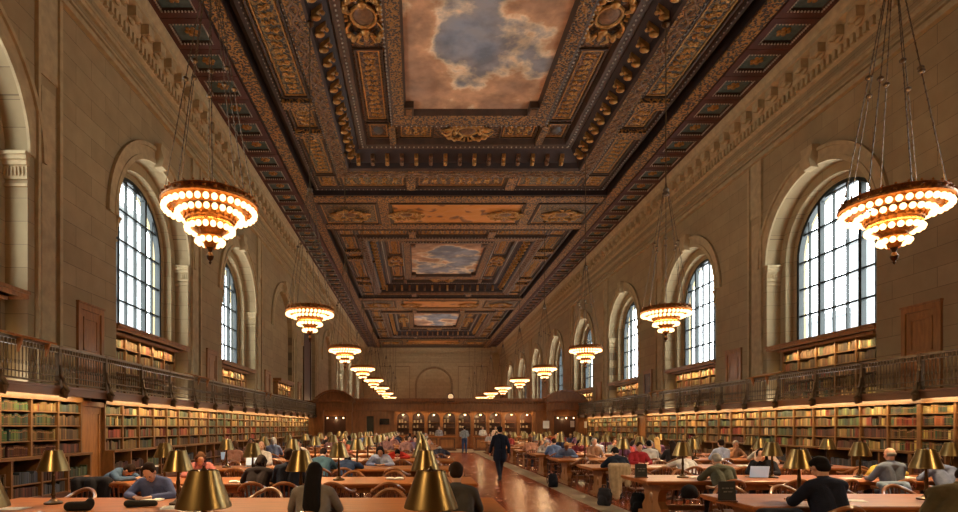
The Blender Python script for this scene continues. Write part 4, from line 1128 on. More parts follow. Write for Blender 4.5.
# ------------------------------------------------------------------ people
HI_V, LO_V = .0085, .014
def remeshed(mb, name, voxel, mat, smooth=4):
    me = bpy.data.meshes.new('tmp'); me.from_pydata(mb.v, [], mb.f); me.update()
    o = bpy.data.objects.new('tmp', me); COL.objects.link(o)
    r = o.modifiers.new('r', 'REMESH'); r.mode = 'VOXEL'; r.voxel_size = voxel; r.use_smooth_shade = True
    if smooth: sm = o.modifiers.new('s', 'SMOOTH'); sm.iterations = smooth; sm.factor = .5
    dg = bpy.context.evaluated_depsgraph_get()
    out = bpy.data.meshes.new_from_object(o.evaluated_get(dg)); out.name = name
    bpy.data.objects.remove(o); bpy.data.meshes.remove(me)
    out.materials.clear(); out.materials.append(mat)
    out.polygons.foreach_set('use_smooth', [True]*len(out.polygons)); out.update()
    return out
V = Vector
POSE = {   # chest, shoulders, neck, head (y, z); pitch of the head; elbows and hands (x, y, z) right side, then left
 'read':  dict(ch=(.07,.84), sh=(.09,1.02), nk=(.12,1.09), hd=(.17,1.205), pit=32, el=((.27,.22,.80),)*2, ha=((.10,.46,.80),)*2),
 'write': dict(ch=(.12,.82), sh=(.18,.98), nk=(.23,1.04), hd=(.32,1.12), pit=52, el=((.31,.30,.80),)*2, ha=((.09,.52,.80),)*2),
 'up':    dict(ch=(.03,.86), sh=(.03,1.05), nk=(.045,1.13), hd=(.075,1.25), pit=12, el=((.26,.16,.82),)*2, ha=((.13,.44,.80),)*2),
 'chin':  dict(ch=(.09,.83), sh=(.13,1.0), nk=(.17,1.07), hd=(.23,1.17), pit=24, el=((.22,.36,.80),(.30,.26,.80)), ha=((.06,.33,1.06),(.06,.48,.80))),
 'sleep': dict(ch=(.16,.79), sh=(.27,.90), nk=(.35,.93), hd=(.45,.93), pit=80, el=((.34,.42,.80),)*2, ha=((.04,.62,.80),)*2),
}
def head_frame(P):
    c = V((0, P['hd'][0], P['hd'][1])); R = Matrix.Rotation(math.radians(-P['pit']), 3, 'X')
    return c, R
def fingers(b, hand, fwd, up, side):
    """palm, four unequal bent fingers, and a thumb from the side of the palm"""
    f = V(fwd).normalized(); u = V(up).normalized(); r = f.cross(u).normalized(); h = V(hand)
    for k in (-1, 0, 1): b.capsule(h+r*.022*k-f*.035, h+r*.024*k+f*.035, .018, .016, 8)
    for k, L in zip((-1.5, -.5, .5, 1.5), (.058, .072, .068, .052)):
        kk = k*side; p0 = h+r*.021*kk+f*.045; p1 = p0+f*L*.55+r*.004*kk-u*.004; p2 = p1+f*L*.42-u*.016
        b.capsule(p0, p1, .0105, .0098, 8); b.capsule(p1, p2, .0098, .0088, 8)
    t0 = h-r*.032*side-f*.01; t1 = t0-r*.026*side+f*.03; t2 = t1+f*.028+r*.006*side
    b.capsule(t0, t1, .0125, .011, 8); b.capsule(t1, t2, .011, .0095, 8)
def head(b, c, R):
    at = lambda x, y, z: c+R@V((x, y, z))
    for cc, rr in (((0,-.012,.03),(.074,.094,.088)), ((0,.02,-.03),(.062,.07,.08)), ((0,.045,-.075),(.036,.036,.03))):
        b.ball(at(*cc), rr, 16, 10, M=R)
    b.capsule(at(0,.083,.012), at(0,.108,-.022), .011, .016, 8)           # nose
    b.capsule(at(-.035,.078,.03), at(.035,.078,.03), .012, .012, 8)        # brow
    for sx in (-1, 1):
        b.ball(at(sx*.076,-.005,-.005), (.012,.022,.034), 8, 6, M=R)       # ears
        b.ball(at(sx*.04,.058,-.028), (.026,.024,.024), 8, 6, M=R)         # cheeks
    b.capsule(at(-.018,.089,-.053), at(.018,.089,-.053), .008, .008, 6)
def legs_sitting(b, k=0.):
    for sx in (-1, 1):
        b.capsule((sx*.09,-.02,.55), (sx*.12,.40,.53), .085+k, .062+k)
        b.capsule((sx*.12,.40,.53), (sx*.13,.36,.10), .058+k, .042+k)
    b.capsule((-.07,-.03,.56), (.07,-.03,.56), .115+k, .115+k)
def feet_sitting(b, k=0.):
    for sx in (-1, 1): b.capsule((sx*.13,.33,.045), (sx*.15,.50,.035), .04+k, .034+k); b.capsule((sx*.13,.35,.05), (sx*.13,.36,.12), .038+k, .04+k)
def torso(b, P, k=0.):
    ch, sh = P['ch'], P['sh']
    for sx in (-1, 1):
        b.capsule((sx*.07,-.02,.58), (sx*.075,ch[0]-.0,ch[1]), .10+k, .108+k)
        b.capsule((sx*.075,ch[0],ch[1]), (sx*.10,sh[0],sh[1]-.05), .108+k, .085+k)
        b.capsule((0,sh[0],sh[1]+.01), (sx*.165,sh[0],sh[1]-.02), .07+k, .062+k)
    b.capsule((0,sh[0],sh[1]-.01), (0,P['nk'][0],P['nk'][1]), .07+k, .05+k*.5)
def arms(b, P, k=0., upto=1.):
    for sx, e, h in ((1, P['el'][0], P['ha'][0]), (-1, P['el'][1], P['ha'][1])):
        S = V((sx*.18, P['sh'][0], P['sh'][1]-.02)); E = V((sx*e[0], e[1], e[2])); H = V((sx*h[0], h[1], h[2]))
        b.capsule(S, E, .058+k, .043+k); b.capsule(E, E.lerp(H, upto*.9), .042+k, .028+k)
        if upto == 1.:
            d = (H-E).normalized(); fingers(b, H+d*.02, d, (0,0,1) if abs(d.z) < .7 else (0,-1,0), sx)
def hair_mesh(P, style, vox):
    c, R = head_frame(P); at = lambda x, y, z: c+R@V((x, y, z)); b = MB()
    if style == 'bald':
        b.ball(at(0,-.04,.0), (.08,.075,.05), 14, 8, M=R)
    else:
        b.ball(at(0,-.034,.047), (.083,.094,.086), 16, 10, M=R); b.ball(at(0,-.05,-.01), (.078,.065,.075), 14, 8, M=R)
        for sx in (-1, 1): b.ball(at(sx*.058,-.005,.055), (.03,.045,.05), 10, 6, M=R)
    if style == 'long':
        n = V((0, P['nk'][0], P['nk'][1]))
        for x in (-.04, 0, .042):
            b.capsule(at(x*1.1,-.06,.0), n+V((x*1.1,-.1,-.02)), .05, .05); b.capsule(n+V((x*1.1,-.1,-.02)), n+V((x*1.5,-.17,-.22)), .05, .04); b.capsule(n+V((x*1.5,-.17,-.22)), n+V((x*1.0+.01,-.2,-.36)), .04, .015)
    if style == 'bob':
        for sx in (-1, 1): b.capsule(at(sx*.07,-.01,.04), at(sx*.08,-.01,-.10), .035, .03)
        b.capsule(at(0,-.07,.0), at(0,-.08,-.10), .07, .05)
    if style == 'bun': b.ball(at(0,-.13,.06), (.045,.045,.045), 10, 7)
    return b
MESH = {}
def seated(pose, style, hi):
    key = (pose, style, hi)
    if key in MESH: return MESH[key]
    P = POSE[pose]; vx = HI_V if hi else LO_V
    kb = ('B', pose, hi)
    if kb not in MESH:
        c, R = head_frame(P)
        b = MB(); torso(b, P); arms(b, P); legs_sitting(b); feet_sitting(b); head(b, c, R)
        b.capsule((0,P['nk'][0],P['nk'][1]-.03), tuple(c+R@V((0,-.02,-.05))), .052, .052)
        body = remeshed(b, 'person', vx, SKIN[0], 3)
        b = MB(); torso(b, P, .017); arms(b, P, .014, .93)
        b.capsule((-.08,-.02,.56), (.08,-.02,.56), .118, .118)
        top = remeshed(b, 'shirt', vx*1.15, cloth((60,60,70)), 4)
        b = MB(); legs_sitting(b, .014); tr = remeshed(b, 'trousers', vx*1.5, cloth((50,52,62)), 4)
        b = MB(); feet_sitting(b, .012); sh = remeshed(b, 'shoes', .012, BLACK, 2)
        e = MB()
        for sx in (-1, 1): e.ball(c+R@V((sx*.032,.083,.008)), .0095, 8, 6)
        em = e.mesh('eyes', EYE)
        MESH[kb] = (body, top, tr, sh, em)
    h = remeshed(hair_mesh(P, style, vx), 'hair', vx*1.2, cloth((40,30,24)), 3)
    MESH[key] = MESH[kb]+(h,)
    return MESH[key]
HAIRC = {'black': (24,20,20), 'dark brown': (44,30,22), 'brown': (84,56,36), 'grey': (150,146,140), 'blond': (176,140,88), 'white': (196,190,180)}
def person(x, y, rz, pose, top, topname, hairc, style, label, skin=0, trous=(44,46,56), hi=False, garment='shirt', z=0, scale=1.):
    me = seated(pose, style, hi)
    o = link('person', me[0]); o.location = (x, y, z); o.rotation_euler = (0, 0, rz); o.scale = (scale,)*3
    recolor(o, SKIN[skin]); tag(o, label, 'person')
    c = link(garment, me[1], o); recolor(c, cloth(top))
    c = link('trousers', me[2], o); recolor(c, cloth(trous))
    if hi: link('shoes', me[3], o); link('eyes', me[4], o)
    c = link('hair', me[5], o); recolor(c, cloth(HAIRC[hairc]))
    return o
def standing(name_label, x, y, rz, walk, top, trous, hairc, garment, arms_fwd, hi=False, skin=0, long_coat=False):
    key = ('S', walk, arms_fwd, long_coat)
    if key not in MESH:
        P = dict(ch=(.01,1.22), sh=(.0,1.42), nk=(.015,1.50), hd=(.04,1.63), pit=10)
        def legs(b, k=0.):
            for sx in (-1, 1):
                if walk: hip = V((sx*.09,0,.92)); kn = V((sx*.09, .12*sx+.05, .50)); an = V((sx*.08, .28*sx-.02 if sx > 0 else -.30, .09 if sx > 0 else .15))
                else: hip = V((sx*.09,0,.92)); kn = V((sx*.10,.02,.50)); an = V((sx*.11,0,.09))
                b.capsule(hip, kn, .088+k, .06+k); b.capsule(kn, an, .058+k, .04+k)
            b.capsule((-.06,0,.95), (.06,0,.95), .115+k, .115+k)
        def feet(b, k=0.):
            for sx in (-1, 1):
                if walk: an = V((sx*.08, .28*sx-.02 if sx > 0 else -.30, .09 if sx > 0 else .15))
                else: an = V((sx*.11,0,.09))
                b.capsule(an+V((0,-.03,-.05)), an+V((sx*.02,.16,-.055 if sx > 0 or not walk else -.10)), .04+k, .034+k); b.capsule(an+V((0,0,-.03)), an+V((0,0,.03)), .04+k, .04+k)
        def tor(b, k=0.):
            for sx in (-1, 1):
                b.capsule((sx*.07,0,.97), (sx*.08,.01,1.22), .10+k, .11+k); b.capsule((sx*.08,.01,1.22), (sx*.1,0,1.37), .11+k, .085+k)
                b.capsule((0,0,1.43), (sx*.165,0,1.40), .07+k, .062+k)
            b.capsule((0,0,1.42), (0,.015,1.50), .07+k, .052+k*.5)
            if long_coat and k:
                for sx in (-1, 1): b.capsule((sx*.07,0,.97), (sx*.09,0,.72), .115+k, .12+k)
        def arm(b, k=0., up=1.):
            for sx in (-1, 1):
                S = V((sx*.18,0,1.40))
                if arms_fwd: E = V((sx*.27,.08,1.13)); H = V((sx*.16,.34,1.12))
                elif walk: E = V((sx*.26,-.10*sx-.02,1.12)); H = V((sx*.27,-.12*sx+.08,.88))
                else: E = V((sx*.26,-.02,1.12)); H = V((sx*.25,.06,.88))
                b.capsule(S, E, .058+k, .044+k); b.capsule(E, E.lerp(H, up*.9), .042+k, .029+k)
                if up == 1.: d = (H-E).normalized(); fingers(b, H+d*.02, d, (sx,0,0) if not arms_fwd else (0,0,1), sx)
        c, R = head_frame(P)
        b = MB(); tor(b); arm(b); legs(b); feet(b); head(b, c, R); b.capsule((0,.015,1.47), tuple(c+R@V((0,-.02,-.05))), .052, .052)
        body = remeshed(b, 'person', .0095, SKIN[0], 3)
        b = MB(); tor(b, .018); arm(b, .015, .93); b.capsule((-.07,0,.94), (.07,0,.94), .118, .118); tp_ = remeshed(b, 'jacket', .011, cloth((60,60,70)), 4)
        b = MB(); legs(b, .015); tr = remeshed(b, 'trousers', .012, cloth((60,60,70)), 4)
        b = MB(); feet(b, .012); sh = remeshed(b, 'shoes', .011, BLACK, 2)
        h = remeshed(hair_mesh(P, 'short', .01), 'hair', .01, cloth((60,50,40)), 3)
        MESH[key] = (body, tp_, tr, sh, h)
    me = MESH[key]
    o = link('person', me[0]); o.location = (x, y, 0); o.rotation_euler = (0, 0, rz); recolor(o, SKIN[skin]); tag(o, name_label, 'person')
    c = link(garment, me[1], o); recolor(c, cloth(top)); c = link('trousers', me[2], o); recolor(c, cloth(trous)); link('shoes', me[3], o)
    c = link('hair', me[4], o); recolor(c, cloth(HAIRC[hairc]))
    return o

def px_x(px, d): return (px-418.)/F*d
TY = {-1: TL, 1: TR}
taken = {}
def sit(s, n, side, px, pose, top, tn, hairc, style, label, garment='shirt', hi=False, skin=0, turn=0., trous=(44,46,56), sc=1.):
    y = TY[s][n]+(-.90 if side == 'n' else .90); x = px_x(px, y)
    x = min(max(x, XT[s][0]+.3), XT[s][1]-.3)
    rz = (0 if side == 'n' else PI)+turn
    taken.setdefault((s, n, side), []).append(x)
    return person(x, y, rz, pose, top, tn, hairc, style, label, skin, trous, hi, garment, 0., sc)
P = sit
# left block, as seen in the photograph
P(-1,1,'n',312,'read',(128,120,112),'grey','black','long','woman with long black hair in a grey jacket, back turned, at the second row','jacket',True)
P(-1,1,'n',457,'read',(74,72,70),'grey','dark brown','short','man in a dark grey shirt seated by the aisle behind the large brass lamp','shirt',True)
P(-1,1,'f',160,'write',(86,98,140),'blue','dark brown','short','person in a blue shirt reading behind the brass lamp, second row','shirt',True)
P(-1,2,'n',256,'write',(44,36,36),'black','dark brown','bob','brown haired woman in a black jacket hunched over the third row table','jacket',True)
P(-1,2,'n',288,'up',(38,42,54),'navy','dark brown','short','man in a dark suit jacket beside the hunched brown haired woman','jacket',True,1)
person(-5.80, TL[2], -PI/2, 'sleep', (74,96,122), 'denim', 'dark brown', 'short', 'young man in a denim blue shirt bent over the table end near the bookcase', 1, (40,44,60), True, 'shirt')
P(-1,3,'f',262,'up',(214,206,196),'white','grey','bald','elderly man in a white shirt facing the camera at the fourth row','shirt',True)
P(-1,2,'f',200,'write',(176,110,104),'pink','brown','bob','woman in a dusty pink top leaning sideways at the third row','shirt',False,0,.4)
P(-1,3,'f',381,'write',(170,180,206),'pale blue','black','bob','dark haired woman in a pale blue and white shirt, arms on the table','shirt',True,1)
P(-1,4,'f',398,'sleep',(186,52,40),'red','black','short','person in a bright red shirt bent low over the fifth row table','shirt')
P(-1,5,'n',440,'sleep',(44,44,56),'dark','grey','short','grey haired man in a dark jacket leaning over the sixth row by the aisle','jacket')
P(-1,3,'n',321,'write',(76,106,120),'teal','dark brown','short','person in a teal jersey bent down at the fourth row','shirt')
P(-1,3,'n',345,'sleep',(52,66,92),'navy','black','short','person in a navy coat slumped on the fourth row table','jacket')
P(-1,4,'n',206,'read',(170,122,102),'peach','brown','bob','woman in a peach blouse near the bookcase at the fifth row','shirt')
P(-1,4,'f',300,'read',(220,210,200),'white','dark brown','short','person in a white shirt facing the camera at the fifth row','shirt')
P(-1,4,'f',232,'up',(120,90,84),'brown','black','short','person in a dull brown sweater behind a laptop at the fifth row','shirt',False,2)
P(-1,5,'f',345,'read',(160,96,78),'salmon','brown','bun','woman in a salmon top at the sixth row facing the camera','shirt')
P(-1,6,'f',415,'read',(120,104,128),'mauve','black','bob','woman in a mauve cardigan near the aisle at the seventh row','shirt')
# right block
P(1,1,'n',833,'read',(30,34,50),'navy','black','short','man in a navy jacket with short black hair, large at the lower right','jacket',True,0,.2,(44,46,56),1.03).scale = (1.22, 1.08, 1.03)
person(4.97, 5.5, -PI/2, 'write', (96,86,62), 'olive', 'dark brown', 'short', 'person in an olive brown coat bent over at the lower right corner', 0, (50,48,44), True, 'coat', 0., 1.12)
P(1,2,'n',726,'write',(84,86,72),'olive grey','grey','short','grey haired man in an olive grey jacket, elbows out, back turned','jacket',True)
P(1,2,'f',765,'chin',(34,34,40),'black','black','bob','dark haired woman in black looking down beside a pale laptop','jacket',True,0,-.8)
P(1,2,'n',893,'up',(112,122,140),'grey blue','grey','bald','balding grey man in a grey blue shirt, back turned, third row right','shirt',True)
P(1,2,'f',872,'sleep',(190,160,70),'mustard','dark brown','short','person in a mustard yellow shirt folded over the table','shirt',True)
P(1,2,'n',952,'write',(110,120,146),'slate blue','brown','short','person in a slate blue shirt at the far right edge, third row','shirt',False,0)
P(1,3,'n',620,'write',(32,40,54),'dark navy','black','short','person in a dark navy sweater with a beige coat over the chair','sweater',True)
P(1,3,'f',637,'read',(150,40,48),'crimson','dark brown','short','person in a crimson shirt facing away beside the aisle lamps','shirt',False,0)
P(1,4,'n',651,'read',(216,212,206),'white','black','short','man in a white shirt right of the crimson shirt','shirt')
P(1,4,'f',672,'chin',(52,44,54),'dark','black','short','man in profile in a dark plum sweater at the fifth row','shirt',False,1,.9)
P(1,4,'n',722,'up',(186,196,220),'pale blue','dark brown','short','person in a pale blue shirt leaning forward at the fifth row','shirt')
P(1,5,'n',555,'read',(96,118,158),'blue','dark brown','short','person in a mid blue shirt at the aisle end of the sixth row','shirt')
P(1,6,'n',531,'read',(180,128,102),'peach','brown','bob','woman in a peach top at the aisle end of the seventh row','shirt')
P(1,5,'n',597,'up',(196,200,214),'white','dark brown','short','person in a white shirt facing the tables, sixth row right','shirt')
P(1,5,'f',577,'write',(120,56,66),'maroon','black','bob','woman in a maroon top bent over the sixth row','shirt')
P(1,6,'f',560,'read',(44,52,80),'navy','black','short','person in a navy top facing the camera, seventh row right','shirt')
P(1,3,'f',762,'read',(220,190,170),'cream','blond','bob','blond woman in a cream top at the fourth row right','shirt')
P(1,3,'n',690,'sleep',(200,196,190),'white','brown','bob','person in a white top lying over papers at the fourth row right','shirt')
# the remaining readers in the far rows
rp_ = random.Random(5)
TOPS = [((170,166,162),'white'),((60,66,92),'navy'),((150,60,56),'red'),((98,112,142),'blue'),((52,50,52),'charcoal'),((170,130,100),'tan'),((120,124,120),'grey'),((150,112,106),'pink'),((72,88,72),'green'),((120,84,110),'purple')]
cnt = 0
for n in range(4, 11):
    for s in (-1, 1):
        for side in 'nf':
            for i in range(7):
                if rp_.random() > (.34 if n < 8 else .42): continue
                x = XCH[s][i]
                if any(abs(x-t) < .62 for t in taken.get((s, n, side), [])): continue
                taken.setdefault((s, n, side), []).append(x)
                tc, tn = rp_.choice(TOPS); hc = rp_.choice(['black','dark brown','brown','grey','blond','dark brown']); st = rp_.choice(['short','short','bob','long','bun'])
                y = TY[s][n]+(-.90 if side == 'n' else .90)
                person(x, y, (0 if side == 'n' else PI)+rp_.uniform(-.25, .25), rp_.choice(['read','write','up','chin']), tc, tn, hc, st,
                       '%s haired reader in %s, %s, %s side, %s %s row' % (hc, tn, SEATN[i].replace('the ', ''), {'n': 'near', 'f': 'far'}[side], ORD[n], SN[s]), rp_.choice((0,0,1,2)))
                cnt += 1
# standing figures
standing('person in a dark navy suit walking away down the tiled aisle', 2.63, 18.3, .15, True, (26,32,46), (28,32,44), 'black', 'jacket', False, long_coat=True)
standing('man in a grey shirt and blue jeans standing before the wooden counter', 3.05, 37.4, .1, False, (140,146,148), (58,72,100), 'dark brown', 'shirt', True)
standing('clerk in a white shirt standing behind the counter', 4.9, 43.2, PI, False, (216,208,196), (40,40,44), 'dark brown', 'shirt', True)
standing('clerk in a cream blouse behind the counter, right of the other clerk', 5.9, 43.4, PI, False, (222,190,170), (40,40,44), 'black', 'shirt', False)
standing('clerk in a pale grey top behind the counter, left of the grey shirted man', 1.6, 43.3, PI, False, (150,146,150), (40,40,44), 'brown', 'shirt', False)

# ------------------------------------------------------------------ chairs round the tables
for s in (-1, 1):
    for n in range(11):
        for side in 'nf':
            occ = list(taken.get((s, n, side), []))
            xs = list(occ)
            for i in range(7):
                x = XCH[s][i]+random.uniform(-.05, .05)
                if all(abs(x-t) > .70 for t in xs):
                    if side == 'f' and n > 4: continue
                    if n == 0 and (s > 0): continue
                    xs.append(x)
            xs.sort(key=lambda v: abs(v-(1.05 if s < 0 else 4.15)))
            for q, x in enumerate(xs):
                y = TY[s][n]+(-.93 if side == 'n' else .93); rz = (0 if side == 'n' else PI)
                if x not in occ: rz += random.uniform(-.25, .25); y += random.uniform(-.06, .03)*(1 if side == 'n' else -1)
                place_chair(x, y, rz, n, s, 'wooden armchair, %s side of %s %s table row, %s chair from the aisle' % ({'n': 'near', 'f': 'far'}[side], ORD[n], SN[s], ORD[q]), n > 3)
place_chair(-5.86, TL[2], -PI/2, 2, -1, 'wooden armchair under the young man in denim blue', False)
place_chair(4.92, 5.5, -PI/2, 0, 1, 'wooden armchair under the bent figure in olive brown', False)
# ------------------------------------------------------------------ things on and beside the tables
def top_at(px, y): return px_x(px, y)
def paper_pile(x, y, rz, w=.21, d=.297, n=3, label='', z=TZ):
    m = MB()
    for k in range(n):
        a = random.uniform(-.12, .12); R = Matrix.Rotation(a, 3, 'Z'); o = V((random.uniform(-.02,.02), random.uniform(-.02,.02), .0005+.0016*k))
        c = [R@V((sx*w/2, sy*d/2, 0))+o for sx, sy in ((-1,-1),(1,-1),(1,1),(-1,1))]
        m.prism(c, (0,0,.0014))
    o = m.build('papers', PAPER, None, False); o.location = (x, y, z); o.rotation_euler = (0, 0, rz); return tag(o, label, 'papers')
def open_book(x, y, rz, label, size=1., z=TZ):
    t = thing('open_book', label, 'book', (x, y, z), rz)
    m = MB()
    for sx in (-1, 1):
        P_ = [(0,.012),(sx*.03,.030),(sx*.09,.032),(sx*.16,.022),(sx*.165,.004),(0,.004)]
        P_ = [(a*size, h*size) for a, h in P_]
        m.prism([(a, -.125*size, h) for a, h in P_], (0, .25*size, 0))
    m.build('pages', PAPER, t)
    m = MB(); m.box(-.175*size, .175*size, -.133*size, .133*size, 0, .004); m.build('cover', cloth((96,50,40)), t); return t
def laptop(x, y, rz, label, lid=SILVER, scr=SCREENW):
    t = thing('laptop', label, 'laptop', (x, y, TZ), rz)
    m = MB(); m.bbox(-.165, .165, -.115, .115, 0, .018, .004); m.build('base', SILVER, t)
    m = MB(); m.box(-.145, .145, -.03, .09, .018, .0195); m.build('keyboard', BLACK, t)
    a = math.radians(108); R = Matrix.Rotation(0, 3, 'X')
    m = MB(); c, s_ = math.cos(a), math.sin(a)
    def lidq(u0, u1, v0, v1, t0, t1):
        f = lambda u, v, w: (u, .112-v*c*1+w*s_*1, .018+v*s_+w*c)
        vs = [f(u, v, w) for w in (t0, t1) for u, v in ((u0,v0),(u1,v0),(u1,v1),(u0,v1))]
        return vs
    FB = [(0,1,2,3),(4,5,6,7),(0,1,5,4),(1,2,6,5),(2,3,7,6),(3,0,4,7)]
    m.add(lidq(-.165,.165,0,.225,0,.008), FB); m.build('lid', lid, t)
    m = MB(); m.add(lidq(-.15,.15,.015,.21,-.0015,0), FB); m.build('screen', scr, t); return t
def soft(name, caps, mat, label, cat, loc, rz=0, vox=.012):
    b = MB()
    for c in caps:
        if len(c) == 2: b.ball(c[0], c[1], 14, 9)
        else: b.capsule(*c)
    o = link(name, remeshed(b, name, vox, mat, 4)); o.location = loc; o.rotation_euler = (0, 0, rz); return tag(o, label, cat)
def backpack(loc, rz, rgb, label):
    t = soft('backpack', [((0,0,.2),(.16,.10,.2)), ((-.08,0,.06),(.08,0,.06),.08,.08), ((0,-.09,.13),(.11,.05,.1)), ((-.07,0,.34),(.07,0,.34),.06,.06)], cloth(rgb), label, 'bag', loc, rz)
    m = MB(); m.tube([(-.05,0,.38),(-.03,0,.45),(.03,0,.45),(.05,0,.38)], .012, 6); m.build('handle', BLACK, t)
    for sx in (-1, 1):
        m = MB(); m.tube([(sx*.08,.08,.36),(sx*.1,.16,.26),(sx*.1,.13,.1)], .016, 6); m.build('strap', BLACK, t)
    return t
paper_pile(px_x(177, 7.0), 6.95, .3, .3, .3, 4, 'loose white papers beside the large brass lamp, second row')
paper_pile(px_x(196, 6.8), 6.75, -.2, .3, .21, 2, 'white sheet at the table edge left of the woman with long hair')
soft('pencil_case', [((-.16,0,.045),(.16,0,.045),.045,.04)], cloth((44,42,38)), 'long dark pouch lying on the second row table', 'case', (px_x(141, 7.0), 7.0, TZ), .1, .01)
open_book(px_x(150, 7.55), 7.6, .05, 'small tan book held open by the reader in blue', .8)
soft('handbag', [((-.1,0,.05),(.1,0,.05),.06,.06), ((.12,.02,.08),(.05,.05,.07))], cloth((34,30,28)), 'black bag slumped on the second row table beside the bookcase', 'bag', (px_x(80, 6.75), 6.72, TZ), .2)
soft('jacket', [((-.22,0,.62),(.22,0,.62),.09,.09), ((-.22,-.04,.62),(-.18,-.06,.3),.09,.1), ((.22,-.04,.62),(.18,-.06,.3),.09,.1), ((0,-.06,.6),(0,-.08,.3),.1,.13)], cloth((30,30,36)), 'black jacket hung over the chair by the young man in denim', 'jacket', (-5.35, 9.36, .22), .2, .014)
paper_pile(px_x(15, 6.9), 6.85, .1, .3, .21, 3, 'sheets under the lamp at the far left of the second row')
open_book(px_x(264, 10.3), 10.35, 0, 'open book before the hunched brown haired woman', .9)
open_book(px_x(236, 9.95), 10.1, .3, 'open book left of the hunched brown haired woman', 1.)
laptop(px_x(228, 17.0), 17.0, PI+.1, 'laptop with a pale blue screen on the fifth row near the bookcase', SCREENW)
laptop(px_x(252, 14.0), 14.0, .2, 'beige backed laptop before the elderly man in white', M('laptop_beige', (170,140,110), .4))
for i, (px, s, n, lb) in enumerate(((300,-1,2,'left of the aisle'),(395,-1,2,'near the aisle'),(150,-1,3,'by the bookcase'),(350,-1,4,'before the white shirt'),(430,-1,3,'at the aisle end'),(250,-1,5,'near the bookcase'))):
    y = TL[n]+.15; open_book(px_x(px, y), y, random.uniform(-.4, .4), 'open book lying on the %s row table, %s' % (ORD[n], lb))
for i, (px, s, n, lb) in enumerate(((700,1,2,'before the grey haired man'),(850,1,2,'left of the balding man'),(905,1,2,'past the balding man'),(655,1,3,'near the aisle'),(745,1,3,'right of the cluster of lamps'),(800,1,3,'mid table'),(610,1,5,'near the aisle'),(850,1,1,'before the navy jacket'))):
    y = TR[n]-.1; (open_book if i % 2 == 0 else lambda x, y, r, l: paper_pile(x, y, r, .3, .25, 4, l.replace('open book lying', 'white papers spread')))(px_x(px, y), y, random.uniform(-.4, .4), 'open book lying on the %s right table row, %s' % (ORD[n], lb))
laptop(px_x(758, 11.0), 11.05, PI-.2, 'laptop with a pale lit screen beside the woman in black', SCREENW)
# dark notice holders at the aisle ends of the right tables
def notice(x, y, rz, label):
    t = thing('notice_holder', label, 'sign', (x, y, TZ), rz)
    m = MB(); m.bbox(-.12, .12, -.05, .05, 0, .02, .006); m.build('base', CHAIRW, t)
    m = MB(); m.add([(-.11,-.03,.02),(.11,-.03,.02),(.11,.03,.02),(-.11,.03,.02),(-.11,.0,.27),(.11,.0,.27),(.11,.02,.27),(-.11,.02,.27)], [(3,2,1,0),(4,5,6,7),(0,1,5,4),(1,2,6,5),(2,3,7,6),(3,0,4,7)])
    pl = m.build('panel', BLACK, t, False)
    m = MB()    # two lines of small pale lettering, too small to read in the photograph
    for z, xs in ((.17, ((-.08,-.045),(-.03,.02),(.035,.08))), (.125, ((-.06,-.01),(.005,.06)))):
        for a, c in xs:
            yy = -.03+(z-.02)*.12-.002; m.box(a, c, yy-.001, yy+.001, z, z+.018)
    m.build('lettering', M('notice_lettering', (104,104,100), .6), pl, False); return t
notice(px_x(727, 7.5), 7.5, .1, 'black notice stand with pale lettering at the aisle end, second row right')
notice(px_x(641, 11.0), 11.0, .0, 'dark notice stand at the aisle end of the third row right')
# coats, bags
soft('coat', [((-.2,0,.84),(.2,0,.84),.045,.045), ((-.22,-.05,.82),(-.17,-.08,.34),.05,.06), ((.2,-.05,.82),(.24,-.10,.46),.05,.06), ((-.08,-.06,.8),(-.08,-.11,.10),.06,.07), ((.08,-.06,.8),(.06,-.07,.5),.06,.06), ((0,-.06,.8),(-.02,-.08,.22),.06,.06), ((-.15,-.05,.8),(-.14,-.09,.16),.06,.06), ((.15,-.05,.8),(.17,-.09,.4),.06,.07)], cloth((158,138,110)), 'beige coat draped over the chair of the person in dark navy', 'coat', (px_x(620, 13.0), 13.08, .03), 0, .014)
soft('backpack', [((0,0,.13),(.15,.1,.13)), ((-.09,0,.07),(.09,0,.07),.065,.065)], cloth((24,24,28)), 'black bag on the seat of the aisle end chair, third right row', 'bag', (4.77, 10.02, .475), 0, .014)
soft('jacket', [((-.2,0,.70),(.2,0,.70),.07,.07), ((-.16,-.05,.66),(-.14,-.06,.4),.08,.09), ((.16,-.05,.66),(.16,-.06,.36),.08,.09)], cloth((30,34,44)), 'dark jacket bunched over a chair left of the man in navy', 'jacket', (px_x(778, 6.55), 6.52, .05), 0, .014)
soft('jacket', [((-.22,0,.72),(.22,0,.72),.06,.06), ((-.18,-.05,.68),(-.16,-.06,.4),.07,.09), ((.18,-.05,.68),(.18,-.06,.4),.07,.09)], cloth((120,138,158)), 'pale blue jacket over the chair behind the balding man', 'jacket', (px_x(893, 9.7), 9.70, .04), 0, .014)
backpack((px_x(553, 16.4), 16.4, 0), .4, (22,24,30), 'black backpack on the marble strip beside the aisle')
backpack((px_x(640, 11.6), 11.7, 0), -.3, (20,20,22), 'black bag on the floor under the third row table end')
backpack((px_x(607, 12.4), 12.6, 0), -.8, (44,44,48), 'grey bag on the floor beside the chair with the beige coat')
soft('jacket', [((-.2,0,.05),(.2,0,.06),.06,.08), ((0,.06,.08),(.12,.1,.08))], cloth((54,80,110)), 'blue jacket dumped on the table beside the aisle lamps, fourth row', 'jacket', (px_x(350, 13.5), 13.55, TZ), .1, .012)

